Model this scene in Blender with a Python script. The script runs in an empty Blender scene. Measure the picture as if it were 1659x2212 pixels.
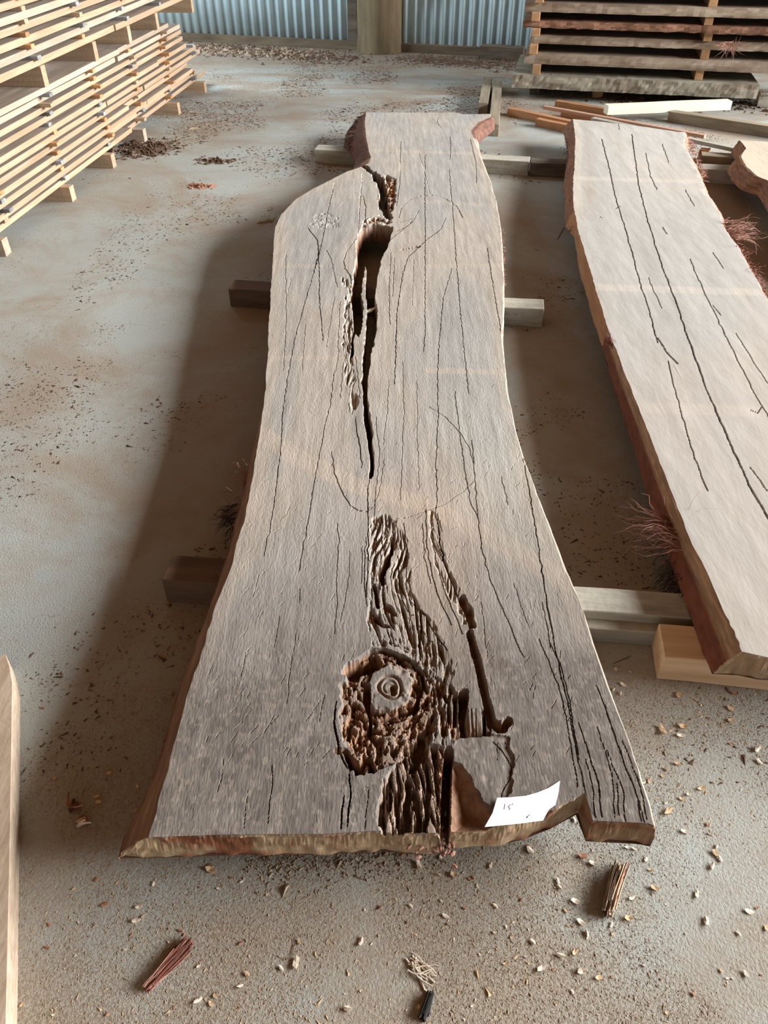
import bpy, bmesh, math, random
import numpy as np
from mathutils import Vector, Matrix
random.seed(7); RS = np.random.RandomState(11)
SC = bpy.context.scene
COL = SC.collection

# ------------------------------------------------------------------ camera, light, exposure
CAM_H = 1.35; FPX = 1680.0; PITCH = math.radians(40.1); PCX, PCY = 829.5, 1106.0
cam_d = bpy.data.cameras.new('camera'); cam = bpy.data.objects.new('camera', cam_d); COL.objects.link(cam)
cam.location = (0, 0, CAM_H); cam.rotation_euler = (math.pi/2 - PITCH, 0, 0)
cam_d.sensor_fit = 'HORIZONTAL'; cam_d.sensor_width = 36.0; cam_d.lens = FPX/1659.0*36.0
cam_d.clip_start = 0.02; cam_d.clip_end = 100
SC.camera = cam

w = bpy.data.worlds.new('world'); SC.world = w; w.use_nodes = True
bg = w.node_tree.nodes['Background']; bg.inputs[0].default_value = (1.0, 0.45, 0.15, 1); bg.inputs[1].default_value = 0.15

def area(name, loc, target, sx, sy, power, color):
    l = bpy.data.lights.new(name, 'AREA'); l.shape = 'RECTANGLE'; l.size = sx; l.size_y = sy; l.energy = power; l.color = color
    o = bpy.data.objects.new(name, l); COL.objects.link(o); o.location = loc
    o.rotation_euler = (Vector(target)-Vector(loc)).to_track_quat('-Z', 'Y').to_euler()
    return o
# the open bays of the shed: the long open side on the right and the weaker one behind the camera
area('open_side_daylight', (12.0, 3.4, 4.5), (0, 3.2, 0), 13.0, 3.0, 5500, (1.0, 0.99, 0.965))
area('open_end_daylight', (-1.5, -7.0, 1.5), (0.0, 8.0, 0.9), 6.0, 2.2, 75, (0.72, 0.90, 1.0))
area('back_left_wall_fill', (-3.1, 7.0, 2.0), (-1.0, 8.2, 0.3), 1.2, 1.6, 150, (0.78, 0.93, 1.0))  # added fill lamp with no known source, brightens the left of the back wall
vs = SC.view_settings; vs.view_transform = 'Standard'; vs.look = 'None'; vs.gamma = 1.0; vs.use_curve_mapping = False
vs.exposure = 0.35

# ------------------------------------------------------------------ measuring helpers
def ray(x, y):
    a = (x-PCX)/FPX; b = -(y-PCY)/FPX
    return np.array([a, math.cos(PITCH)+b*math.sin(PITCH), -math.sin(PITCH)+b*math.cos(PITCH)])
def P(x, y, z=0.0):
    d = ray(x, y); t = (z-CAM_H)/d[2]
    return np.array([d[0]*t, d[1]*t, z])
def PL(pts, z):
    return np.array([P(x, y, z)[:2] for x, y in pts])
def on_plane(x, y, A, B):
    d = ray(x, y); n = np.array([-(B-A)[1], (B-A)[0], 0]); t = (n@(A-np.array([0, 0, CAM_H])))/(n@d)
    q = np.array([0, 0, CAM_H])+d*t; u = (B-A)/np.linalg.norm(B-A)
    return float((q-A)@u), float(q[2])

# ------------------------------------------------------------------ noise (numpy)
_T = RS.rand(512, 512)
def vn(x, y):
    xi = np.floor(x).astype(int); yi = np.floor(y).astype(int); fx = x-xi; fy = y-yi
    fx = fx*fx*(3-2*fx); fy = fy*fy*(3-2*fy)
    a = _T[xi & 511, yi & 511]; b = _T[(xi+1) & 511, yi & 511]; c = _T[xi & 511, (yi+1) & 511]; d = _T[(xi+1) & 511, (yi+1) & 511]
    return (a*(1-fx)+b*fx)*(1-fy)+(c*(1-fx)+d*fx)*fy
def fbm(x, y, o=4):
    s = 0; a = 0.5; t = 0
    for i in range(o):
        s = s+a*vn(x*2**i+17.3*i, y*2**i+5.1*i); t += a; a *= 0.5
    return s/t
def sstep(a, b, x):
    t = np.clip((x-a)/(b-a), 0, 1); return t*t*(3-2*t)
def dist_poly(X, Y, pl, closed=False):
    """distance to a polyline and the parameter 0..1 along it"""
    pl = np.asarray(pl); n = len(pl); segs = n if closed else n-1
    L = [np.linalg.norm(pl[(i+1) % n]-pl[i]) for i in range(segs)]; T = sum(L)+1e-12
    D = np.full(X.shape, 1e9); U = np.zeros(X.shape); acc = 0
    for i in range(segs):
        a = pl[i]; b = pl[(i+1) % n]; d = b-a; q = d@d+1e-15
        t = np.clip(((X-a[0])*d[0]+(Y-a[1])*d[1])/q, 0, 1)
        dd = np.hypot(X-a[0]-t*d[0], Y-a[1]-t*d[1]); m = dd < D
        D = np.where(m, dd, D); U = np.where(m, (acc+t*L[i])/T, U); acc += L[i]
    return D, U
def inside(X, Y, pl):
    r = np.zeros(X.shape, bool); n = len(pl)
    for i in range(n):
        x1, y1 = pl[i]; x2, y2 = pl[(i+1) % n]
        if y1 == y2: continue
        c = ((y1 > Y) != (y2 > Y)) & (X < (x2-x1)*(Y-y1)/(y2-y1)+x1); r ^= c
    return r
def sdist(X, Y, pl):
    d, _ = dist_poly(X, Y, pl, True); return np.where(inside(X, Y, pl), d, -d)

# ------------------------------------------------------------------ materials
def mat(name, color, rough=0.8, metallic=0.0, color2=None, scale=(8, 8, 8), nscale=1.0, bump=0.0, bscale=60, attr=False, rand=0.0, detail=6, lo=0.35, hi=0.65, stretch_bump=None, amin=0.80):
    m = bpy.data.materials.new(name); m.use_nodes = True; nt = m.node_tree; b = nt.nodes['Principled BSDF']
    b.inputs['Roughness'].default_value = rough; b.inputs['Metallic'].default_value = metallic
    if 'Specular IOR Level' in b.inputs: b.inputs['Specular IOR Level'].default_value = 0.25
    tc = nt.nodes.new('ShaderNodeTexCoord'); mp = nt.nodes.new('ShaderNodeMapping'); mp.inputs['Scale'].default_value = scale
    nt.links.new(tc.outputs['Object'], mp.inputs[0])
    oi = nt.nodes.new('ShaderNodeObjectInfo')
    add = nt.nodes.new('ShaderNodeVectorMath'); add.operation = 'ADD'
    ml = nt.nodes.new('ShaderNodeMath'); ml.operation = 'MULTIPLY'; ml.inputs[1].default_value = 37.0
    nt.links.new(oi.outputs['Random'], ml.inputs[0]); nt.links.new(mp.outputs[0], add.inputs[0]); nt.links.new(ml.outputs[0], add.inputs[1])
    n = nt.nodes.new('ShaderNodeTexNoise'); n.inputs['Scale'].default_value = nscale; n.inputs['Detail'].default_value = detail; n.inputs['Roughness'].default_value = 0.62
    nt.links.new(add.outputs[0], n.inputs['Vector'])
    r = nt.nodes.new('ShaderNodeValToRGB'); r.color_ramp.elements[0].position = lo; r.color_ramp.elements[1].position = hi
    if attr:
        r.color_ramp.elements[0].color = (amin, amin*0.98, amin*0.96, 1); r.color_ramp.elements[1].color = (1.12, 1.12, 1.12, 1)
        at = nt.nodes.new('ShaderNodeAttribute'); at.attribute_name = 'Col'
        mx = nt.nodes.new('ShaderNodeMix'); mx.data_type = 'RGBA'; mx.blend_type = 'MULTIPLY'; mx.inputs[0].default_value = 1.0
        nt.links.new(at.outputs['Color'], mx.inputs[6]); nt.links.new(r.outputs[0], mx.inputs[7]); out = mx.outputs[2]
    else:
        c2 = color2 or tuple(c*0.7 for c in color)
        r.color_ramp.elements[0].color = (*c2, 1); r.color_ramp.elements[1].color = (*color, 1); out = r.outputs[0]
    nt.links.new(n.outputs[0], r.inputs[0])
    if rand:
        hs = nt.nodes.new('ShaderNodeHueSaturation'); mr = nt.nodes.new('ShaderNodeMapRange')
        mr.inputs[3].default_value = 1-rand; mr.inputs[4].default_value = 1+rand*0.6
        nt.links.new(oi.outputs['Random'], mr.inputs[0]); nt.links.new(mr.outputs[0], hs.inputs['Value']); nt.links.new(out, hs.inputs['Color']); out = hs.outputs[0]
    nt.links.new(out, b.inputs['Base Color'])
    if bump:
        n2 = nt.nodes.new('ShaderNodeTexNoise'); n2.inputs['Scale'].default_value = bscale; n2.inputs['Detail'].default_value = 5
        if stretch_bump:
            mp2 = nt.nodes.new('ShaderNodeMapping'); mp2.inputs['Scale'].default_value = stretch_bump
            nt.links.new(tc.outputs['Object'], mp2.inputs[0]); nt.links.new(mp2.outputs[0], n2.inputs['Vector'])
        else: nt.links.new(tc.outputs['Object'], n2.inputs['Vector'])
        bp = nt.nodes.new('ShaderNodeBump'); bp.inputs['Strength'].default_value = bump; bp.inputs['Distance'].default_value = 0.004
        nt.links.new(n2.outputs[0], bp.inputs['Height']); nt.links.new(bp.outputs[0], b.inputs['Normal'])
    return m
M = {}
M['slab'] = mat('slab_timber', (1, 1, 1), attr=True, rough=0.85, scale=(70, 5, 40), bump=0.32, bscale=1, stretch_bump=(260, 60, 260))
M['slab_pale'] = mat('slab_timber_pale', (1, 1, 1), attr=True, rough=0.85, scale=(40, 5, 40), bump=0.12, bscale=1, stretch_bump=(160, 40, 160), amin=0.93)
# local X of every board runs along its length
M['pine'] = mat('pale_sawn_timber', (0.46, 0.34, 0.235), color2=(0.34, 0.235, 0.15), scale=(3, 45, 45), rand=0.18, bump=0.3, bscale=90)
M['pine_cool'] = mat('pale_grey_sawn_timber', (0.44, 0.37, 0.29), color2=(0.33, 0.26, 0.20), scale=(3, 40, 40), rand=0.15, bump=0.3, bscale=90)
M['board_face'] = mat('greyed_board_face', (0.33, 0.275, 0.225), color2=(0.22, 0.175, 0.14), scale=(3, 30, 30), rand=0.12)
M['stick_tan'] = mat('tan_sticker', (0.52, 0.30, 0.15), color2=(0.33, 0.17, 0.08), scale=(5, 30, 30), rand=0.25)
M['stick_grey'] = mat('grey_sticker', (0.34, 0.36, 0.37), color2=(0.16, 0.15, 0.15), scale=(5, 30, 30), rand=0.25)
M['orange'] = mat('orange_timber', (0.44, 0.23, 0.115), color2=(0.31, 0.15, 0.07), scale=(3, 30, 30), rand=0.12)
M['pinky'] = mat('pink_sawn_timber', (0.50, 0.32, 0.24), color2=(0.36, 0.21, 0.15), scale=(3, 30, 30))
M['white_t'] = mat('pale_cream_timber', (0.82, 0.80, 0.66), color2=(0.68, 0.66, 0.52), scale=(3, 30, 30))
M['greyb'] = mat('weathered_timber', (0.33, 0.29, 0.22), color2=(0.20, 0.165, 0.12), scale=(3, 30, 30))
M['grey_l'] = mat('light_grey_timber', (0.42, 0.41, 0.36), color2=(0.24, 0.23, 0.19), scale=(4, 25, 25), bump=0.4, bscale=60)
M['dark_t'] = mat('dark_timber', (0.13, 0.105, 0.08), color2=(0.06, 0.045, 0.035), scale=(4, 25, 25))
M['brown_t'] = mat('brown_timber', (0.15, 0.095, 0.06), color2=(0.08, 0.05, 0.032), scale=(4, 25, 25))
M['end_t'] = mat('blond_timber', (0.74, 0.56, 0.38), color2=(0.58, 0.39, 0.22), scale=(3, 26, 26))
M['hard'] = mat('stacked_slab_timber', (0.36, 0.30, 0.235), color2=(0.19, 0.14, 0.10), scale=(2.2, 9, 9), nscale=1.3, rand=0.12, bump=0.6, bscale=25)
M['hard_red'] = mat('stacked_slab_bark_edge', (0.30, 0.165, 0.11), color2=(0.13, 0.065, 0.04), scale=(7, 14, 14), bump=0.9, bscale=25)
M['hard_grey'] = mat('stacked_slab_grey', (0.33, 0.32, 0.265), color2=(0.17, 0.14, 0.105), scale=(3, 14, 14), bump=0.4, bscale=25)
M['spacer'] = mat('square_spacer', (0.50, 0.32, 0.18), color2=(0.36, 0.21, 0.11), scale=(4, 20, 20), rand=0.2)
M['green'] = mat('green_board', (0.10, 0.13, 0.05), rough=0.6)
M['post'] = mat('treated_pole', (0.175, 0.135, 0.078), color2=(0.085, 0.06, 0.035), scale=(9, 9, 1.6), bump=0.6, bscale=30)
M['plinth'] = mat('sole_plate', (0.15, 0.115, 0.075), color2=(0.07, 0.05, 0.034), scale=(2, 12, 12))
M['bark'] = mat('red_bark', (0.27, 0.10, 0.07), color2=(0.12, 0.04, 0.028), scale=(40, 40, 40), rand=0.2)
M['bark_dk'] = mat('dark_bark', (0.07, 0.035, 0.026), scale=(40, 40, 40))
M['fibre'] = mat('pinkish_bark_fibre', (0.42, 0.24, 0.19), color2=(0.24, 0.11, 0.085), scale=(60, 60, 60))
M['chip_y'] = mat('yellow_wood_chip', (0.66, 0.52, 0.34), color2=(0.46, 0.30, 0.16), scale=(50, 50, 50), rand=0.2)
M['chip_w'] = mat('pale_wood_chip', (0.78, 0.72, 0.62), color2=(0.60, 0.50, 0.40), scale=(50, 50, 50), rand=0.15)
M['chip_r'] = mat('reddish_wood_chip', (0.40, 0.20, 0.12), color2=(0.24, 0.11, 0.07), scale=(50, 50, 50), rand=0.2)
M['dust'] = mat('brown_sawdust', (0.36, 0.29, 0.22), color2=(0.23, 0.175, 0.125), scale=(200, 200, 200))
M['litter'] = mat('dark_litter', (0.12, 0.075, 0.05), color2=(0.055, 0.03, 0.02), scale=(80, 80, 80))
M['black'] = mat('charred_bark', (0.02, 0.018, 0.017), scale=(80, 80, 80))
M['paper'] = mat('white_paper', (0.93, 0.93, 0.95), color2=(0.90, 0.90, 0.92), rough=0.6)
M['ink'] = mat('pencil', (0.10, 0.10, 0.11))

def iron_mat():
    m = mat('galvanised_sheet', (0.60, 0.76, 0.82), color2=(0.50, 0.64, 0.70), rough=0.5, metallic=0.0, scale=(3, 3, 3), nscale=1.5); return m
M['iron'] = iron_mat()

def floor_mat():
    m = bpy.data.materials.new('dusty_concrete'); m.use_nodes = True; nt = m.node_tree; b = nt.nodes['Principled BSDF']
    b.inputs['Specular IOR Level'].default_value = 0.3
    L = nt.links.new; tc = nt.nodes.new('ShaderNodeTexCoord')
    def noise(scale, detail=5, rough=0.6, vec=None, dist=0.0):
        n = nt.nodes.new('ShaderNodeTexNoise'); n.inputs['Scale'].default_value = scale; n.inputs['Detail'].default_value = detail
        n.inputs['Roughness'].default_value = rough; n.inputs['Distortion'].default_value = dist; L(vec or tc.outputs['Object'], n.inputs['Vector']); return n
    def ramp(src, a, b_, ca=(0, 0, 0, 1), cb=(1, 1, 1, 1)):
        r = nt.nodes.new('ShaderNodeValToRGB'); r.color_ramp.elements[0].position = a; r.color_ramp.elements[1].position = b_
        r.color_ramp.elements[0].color = ca; r.color_ramp.elements[1].color = cb; L(src, r.inputs[0]); return r
    def mix(f, a, c, fac=1.0, mode='MIX'):
        x = nt.nodes.new('ShaderNodeMix'); x.data_type = 'RGBA'; x.blend_type = mode
        if f is not None:
            mm = nt.nodes.new('ShaderNodeMath'); mm.operation = 'MULTIPLY'; mm.inputs[1].default_value = fac; L(f, mm.inputs[0]); L(mm.outputs[0], x.inputs[0])
        else: x.inputs[0].default_value = fac
        for s, v in ((6, a), (7, c)):
            if isinstance(v, tuple): x.inputs[s].default_value = v
            else: L(v, x.inputs[s])
        return x.outputs[2]
    base = ramp(noise(1.3, 6).outputs[0], 0.3, 0.7, (0.315, 0.345, 0.335, 1), (0.385, 0.42, 0.41, 1)).outputs[0]
    # brown settled dust in blotches
    f1 = ramp(noise(1.5, 9, 0.68, dist=0.5).outputs[0], 0.44, 0.62).outputs[0]
    c = mix(f1, base, (0.285, 0.225, 0.165, 1), 0.75)
    # reddish traffic dust, more of it towards the back wall
    sep = nt.nodes.new('ShaderNodeSeparateXYZ'); L(tc.outputs['Object'], sep.inputs[0])
    far = nt.nodes.new('ShaderNodeMapRange'); far.inputs[1].default_value = 4.0; far.inputs[2].default_value = 6.4; L(sep.outputs[1], far.inputs[0])
    mp = nt.nodes.new('ShaderNodeMapping'); mp.inputs['Scale'].default_value = (0.7, 2.2, 1); mp.inputs['Rotation'].default_value = (0, 0, 0.25); L(tc.outputs['Object'], mp.inputs[0])
    f2 = ramp(noise(1.6, 8, 0.66, mp.outputs[0], 0.8).outputs[0], 0.42, 0.60).outputs[0]
    mm = nt.nodes.new('ShaderNodeMath'); mm.operation = 'MULTIPLY'; L(f2, mm.inputs[0]); L(far.outputs[0], mm.inputs[1])
    c = mix(mm.outputs[0], c, (0.25, 0.18, 0.13, 1), 0.85)
    # dirt against the wall
    wl = nt.nodes.new('ShaderNodeMapRange'); wl.inputs[1].default_value = 6.7; wl.inputs[2].default_value = 7.6; L(sep.outputs[1], wl.inputs[0])
    c = mix(wl.outputs[0], c, (0.14, 0.10, 0.07, 1), 0.8)
    sx = nt.nodes.new('ShaderNodeMapRange'); sx.inputs[1].default_value = -0.75; sx.inputs[2].default_value = -0.35; L(sep.outputs[0], sx.inputs[0])
    sy = nt.nodes.new('ShaderNodeMapRange'); sy.inputs[1].default_value = 4.4; sy.inputs[2].default_value = 3.4; L(sep.outputs[1], sy.inputs[0])
    sz = nt.nodes.new('ShaderNodeMapRange'); sz.inputs[1].default_value = 0.8; sz.inputs[2].default_value = 1.3; L(sep.outputs[1], sz.inputs[0])
    f7 = ramp(noise(2.2, 8, 0.66, dist=0.6).outputs[0], 0.36, 0.60, (0.35, 0.35, 0.35, 1)).outputs[0]; pr = f7
    for q in (sx, sy, sz):
        m7 = nt.nodes.new('ShaderNodeMath'); m7.operation = 'MULTIPLY'; L(pr, m7.inputs[0]); L(q.outputs[0], m7.inputs[1]); pr = m7.outputs[0]
    c = mix(pr, c, (0.25, 0.185, 0.125, 1), 0.8)
    # fine dark grit
    f3 = ramp(noise(55, 4, 0.7).outputs[0], 0.56, 0.66).outputs[0]
    g = ramp(noise(3.2, 5, 0.6).outputs[0], 0.42, 0.6).outputs[0]
    mm2 = nt.nodes.new('ShaderNodeMath'); mm2.operation = 'MULTIPLY'; L(f3, mm2.inputs[0]); L(g, mm2.inputs[1])
    c = mix(mm2.outputs[0], c, (0.16, 0.115, 0.08, 1), 0.6)
    near = nt.nodes.new('ShaderNodeMapRange'); near.inputs[1].default_value = 1.1; near.inputs[2].default_value = 0.45; L(sep.outputs[1], near.inputs[0])
    f4 = ramp(noise(170, 3, 0.6).outputs[0], 0.42, 0.60).outputs[0]
    g4 = ramp(noise(2.4, 6, 0.62).outputs[0], 0.36, 0.56).outputs[0]
    m4 = nt.nodes.new('ShaderNodeMath'); m4.operation = 'MULTIPLY'; L(f4, m4.inputs[0]); L(g4, m4.inputs[1])
    m5 = nt.nodes.new('ShaderNodeMath'); m5.operation = 'MULTIPLY'; L(m4.outputs[0], m5.inputs[0]); L(near.outputs[0], m5.inputs[1])
    c = mix(g4, c, (0.33, 0.285, 0.225, 1), 0.0)
    m6 = nt.nodes.new('ShaderNodeMath'); m6.operation = 'MULTIPLY'; L(g4, m6.inputs[0]); L(near.outputs[0], m6.inputs[1])
    c = mix(m6.outputs[0], c, (0.33, 0.28, 0.215, 1), 0.7)
    c = mix(m5.outputs[0], c, (0.215, 0.165, 0.12, 1), 0.75)
    L(c, b.inputs['Base Color']); b.inputs['Roughness'].default_value = 0.75
    bp = nt.nodes.new('ShaderNodeBump'); bp.inputs['Strength'].default_value = 0.5; bp.inputs['Distance'].default_value = 0.004
    n5 = noise(190, 3, 0.7); L(n5.outputs[0], bp.inputs['Height']); L(bp.outputs[0], b.inputs['Normal'])
    return m
M['floor'] = floor_mat()

# ------------------------------------------------------------------ object helpers
def tag(o, label=None, cat=None, group=None, kind=None):
    if label: o['label'] = label
    if cat: o['category'] = cat
    if group: o['group'] = group
    if kind: o['kind'] = kind
    elif cat == 'timber slab': o['kind'] = 'thing'
    return o
def link(name, me, m=None, parent=None):
    o = bpy.data.objects.new(name, me); COL.objects.link(o)
    if m is not None and len(me.materials) == 0:
        for q in (m if isinstance(m, (list, tuple)) else [m]): me.materials.append(q)
    if parent: o.parent = parent
    return o
def mesh_np(name, V, Fq, col=None, smooth=False):
    me = bpy.data.meshes.new(name); V = np.asarray(V, np.float32); Fq = np.asarray(Fq, np.int32); k = Fq.shape[1]
    me.vertices.add(len(V)); me.vertices.foreach_set('co', V.ravel())
    me.loops.add(Fq.size); me.loops.foreach_set('vertex_index', Fq.ravel())
    me.polygons.add(len(Fq)); me.polygons.foreach_set('loop_start', np.arange(0, Fq.size, k, dtype=np.int32)); me.polygons.foreach_set('loop_total', np.full(len(Fq), k, np.int32))
    me.update(calc_edges=True); me.validate()
    me.polygons.foreach_set('use_smooth', np.full(len(me.polygons), smooth))
    if col is not None:
        a = me.color_attributes.new('Col', 'FLOAT_COLOR', 'POINT'); c = np.ones((len(V), 4), np.float32); c[:, :3] = col; a.data.foreach_set('color', c.ravel())
    return me
def box_mesh(name, L, W, Hh, jit=0.0, seg=1, rnd=None, bev=0.0015, end_slant=0.0):
    """box along local X centred in Y, base at z=0"""
    rnd = rnd or random
    bm = bmesh.new(); n = seg+1; rows = []
    for i in range(n):
        x = -L/2+L*i/seg; jy = rnd.uniform(-jit, jit); jz = rnd.uniform(-jit, jit)*0.5
        r = []
        for (yy, zz) in ((-W/2, 0), (W/2, 0), (W/2, Hh), (-W/2, Hh)):
            r.append(bm.verts.new((x+(end_slant*(yy/W) if i in (0, seg) else 0), yy+jy+rnd.uniform(-jit, jit)*0.3, zz+(jz if zz > 0 else 0))))
        rows.append(r)
    for i in range(seg):
        a, b = rows[i], rows[i+1]
        for k in range(4):
            bm.faces.new((a[k], b[k], b[(k+1) % 4], a[(k+1) % 4]))
    bm.faces.new(rows[0]); bm.faces.new(rows[-1][::-1])
    bmesh.ops.recalc_face_normals(bm, faces=bm.faces)
    if bev: bmesh.ops.bevel(bm, geom=[e for e in bm.edges if e.calc_face_angle(0) > 0.7], offset=bev, segments=1, affect='EDGES')
    me = bpy.data.meshes.new(name); bm.to_mesh(me); bm.free(); return me
def two_tone(me, m2):
    me.materials.append(m2)
    for p in me.polygons:
        if abs(p.normal.z) > 0.8: p.material_index = len(me.materials)-1
def beam(name, A, B, W, Hh, z0, m, side=0.5, jit=0.0, seg=1, parent=None, bev=0.002, z1=None):
    """timber whose bottom front edge runs A->B (world xy); its width goes away from the viewer (left of A->B)"""
    A = np.array(A[:2], float); B = np.array(B[:2], float); d = B-A; L = np.linalg.norm(d); ang = math.atan2(d[1], d[0])
    n = np.array([-d[1], d[0]])/L; c = (A+B)/2+n*W*side
    o = link(name, box_mesh(name, L, W, Hh, jit, seg, bev=bev), m, parent); o.location = (c[0], c[1], z0)
    tilt = 0 if z1 is None else -math.atan2(z1-z0, L)
    if z1 is not None: o.location.z = (z0+z1)/2
    o.rotation_euler = (0, tilt, ang); return o
ORD = ['bottom', 'second', 'third', 'fourth', 'fifth', 'sixth', 'seventh', 'eighth', 'ninth', 'tenth', 'eleventh', 'twelfth']

# ------------------------------------------------------------------ the setting
def floor():
    o = link('floor', mesh_np('floor', [(-4.5, -2.5, 0), (9, -2.5, 0), (9, 10, 0), (-4.5, 10, 0)], [(0, 1, 2, 3)]), M['floor']); tag(o, kind='structure')
floor()
WA = P(410, 90); WB = P(1119, 125); wd = (WB-WA)[:2]/np.linalg.norm((WB-WA)[:2]); wn = np.array([-wd[1], wd[0]])
def wall():
    pitch = 0.085; n0, n1 = -2.6, 6.6; S = np.arange(n0, n1, pitch/10); amp = 0.016
    off = 0.045+amp*np.sin(2*np.pi*S/pitch)
    base = WA[:2][None]+S[:, None]*wd[None]+off[:, None]*wn[None]
    V = []; zs = [0.066, 1.2, 3.2]
    for z in zs: V += [(x, y, z) for x, y in base]
    n = len(S); F = [(i+k*n, i+1+k*n, i+1+(k+1)*n, i+(k+1)*n) for k in range(2) for i in range(n-1)]
    o = link('wall_back', mesh_np('wall_back', V, F, smooth=True), M['iron']); tag(o, kind='structure')
    md = o.modifiers.new('thickness', 'SOLIDIFY'); md.thickness = 0.001
    # sole plate under the sheets
    A = WA[:2]-wd*2.6; B = WA[:2]+wd*6.6
    b = beam('baseboard_back', A, B, 0.05, 0.066, 0, M['plinth'], side=0.5, jit=0.004, seg=40); tag(b, kind='structure')
wall()
def post():
    c = P(820, 119)[:2]+np.array([0, 0.20]); R = 0.198; n = 40; V = []; zs = np.linspace(0, 3.2, 26)
    for j, z in enumerate(zs):
        for i in range(n):
            a = 2*np.pi*i/n; r = R*(1+0.03*(vn(np.array([i*0.35+3]), np.array([z*0.5]))[0]-0.5)+(0.03 if z < 0.05 else 0))
            V.append((r*math.cos(a), r*math.sin(a), z))
    F = [(j*n+i, j*n+(i+1) % n, (j+1)*n+(i+1) % n, (j+1)*n+i) for j in range(len(zs)-1) for i in range(n)]
    root = link('shed_pole', mesh_np('shed_pole', V, F, smooth=True), M['post']); root.location = (c[0], c[1], 0)
    tag(root, 'thick round brown timber pole standing against the back wall', 'post', kind='structure')
post()
def wall_timbers():
    a = P(752, 106)[:2]; b = P(772, 107)[:2]
    o = beam('dark_upright', a, b, 0.09, 3.0, 0.0, M['dark_t']); tag(o, 'dark upright strip beside the round pole on the back wall', 'stud', kind='structure')  # tall dark box just left of the pole
    # diagonal brace leaving the pole to the upper right
    s = WA[:2]+wd*2.42; root = link('diagonal_brace', box_mesh('diagonal_brace', 1.8, 0.05, 0.11), M['grey_l'])
    root.location = (0.75, 7.78, 0.98); root.rotation_euler = (0, -math.radians(38), math.atan2(wd[1], wd[0]))
    tag(root, 'grey diagonal timber brace rising right from the round pole', 'brace', kind='structure')
wall_timbers()

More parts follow.
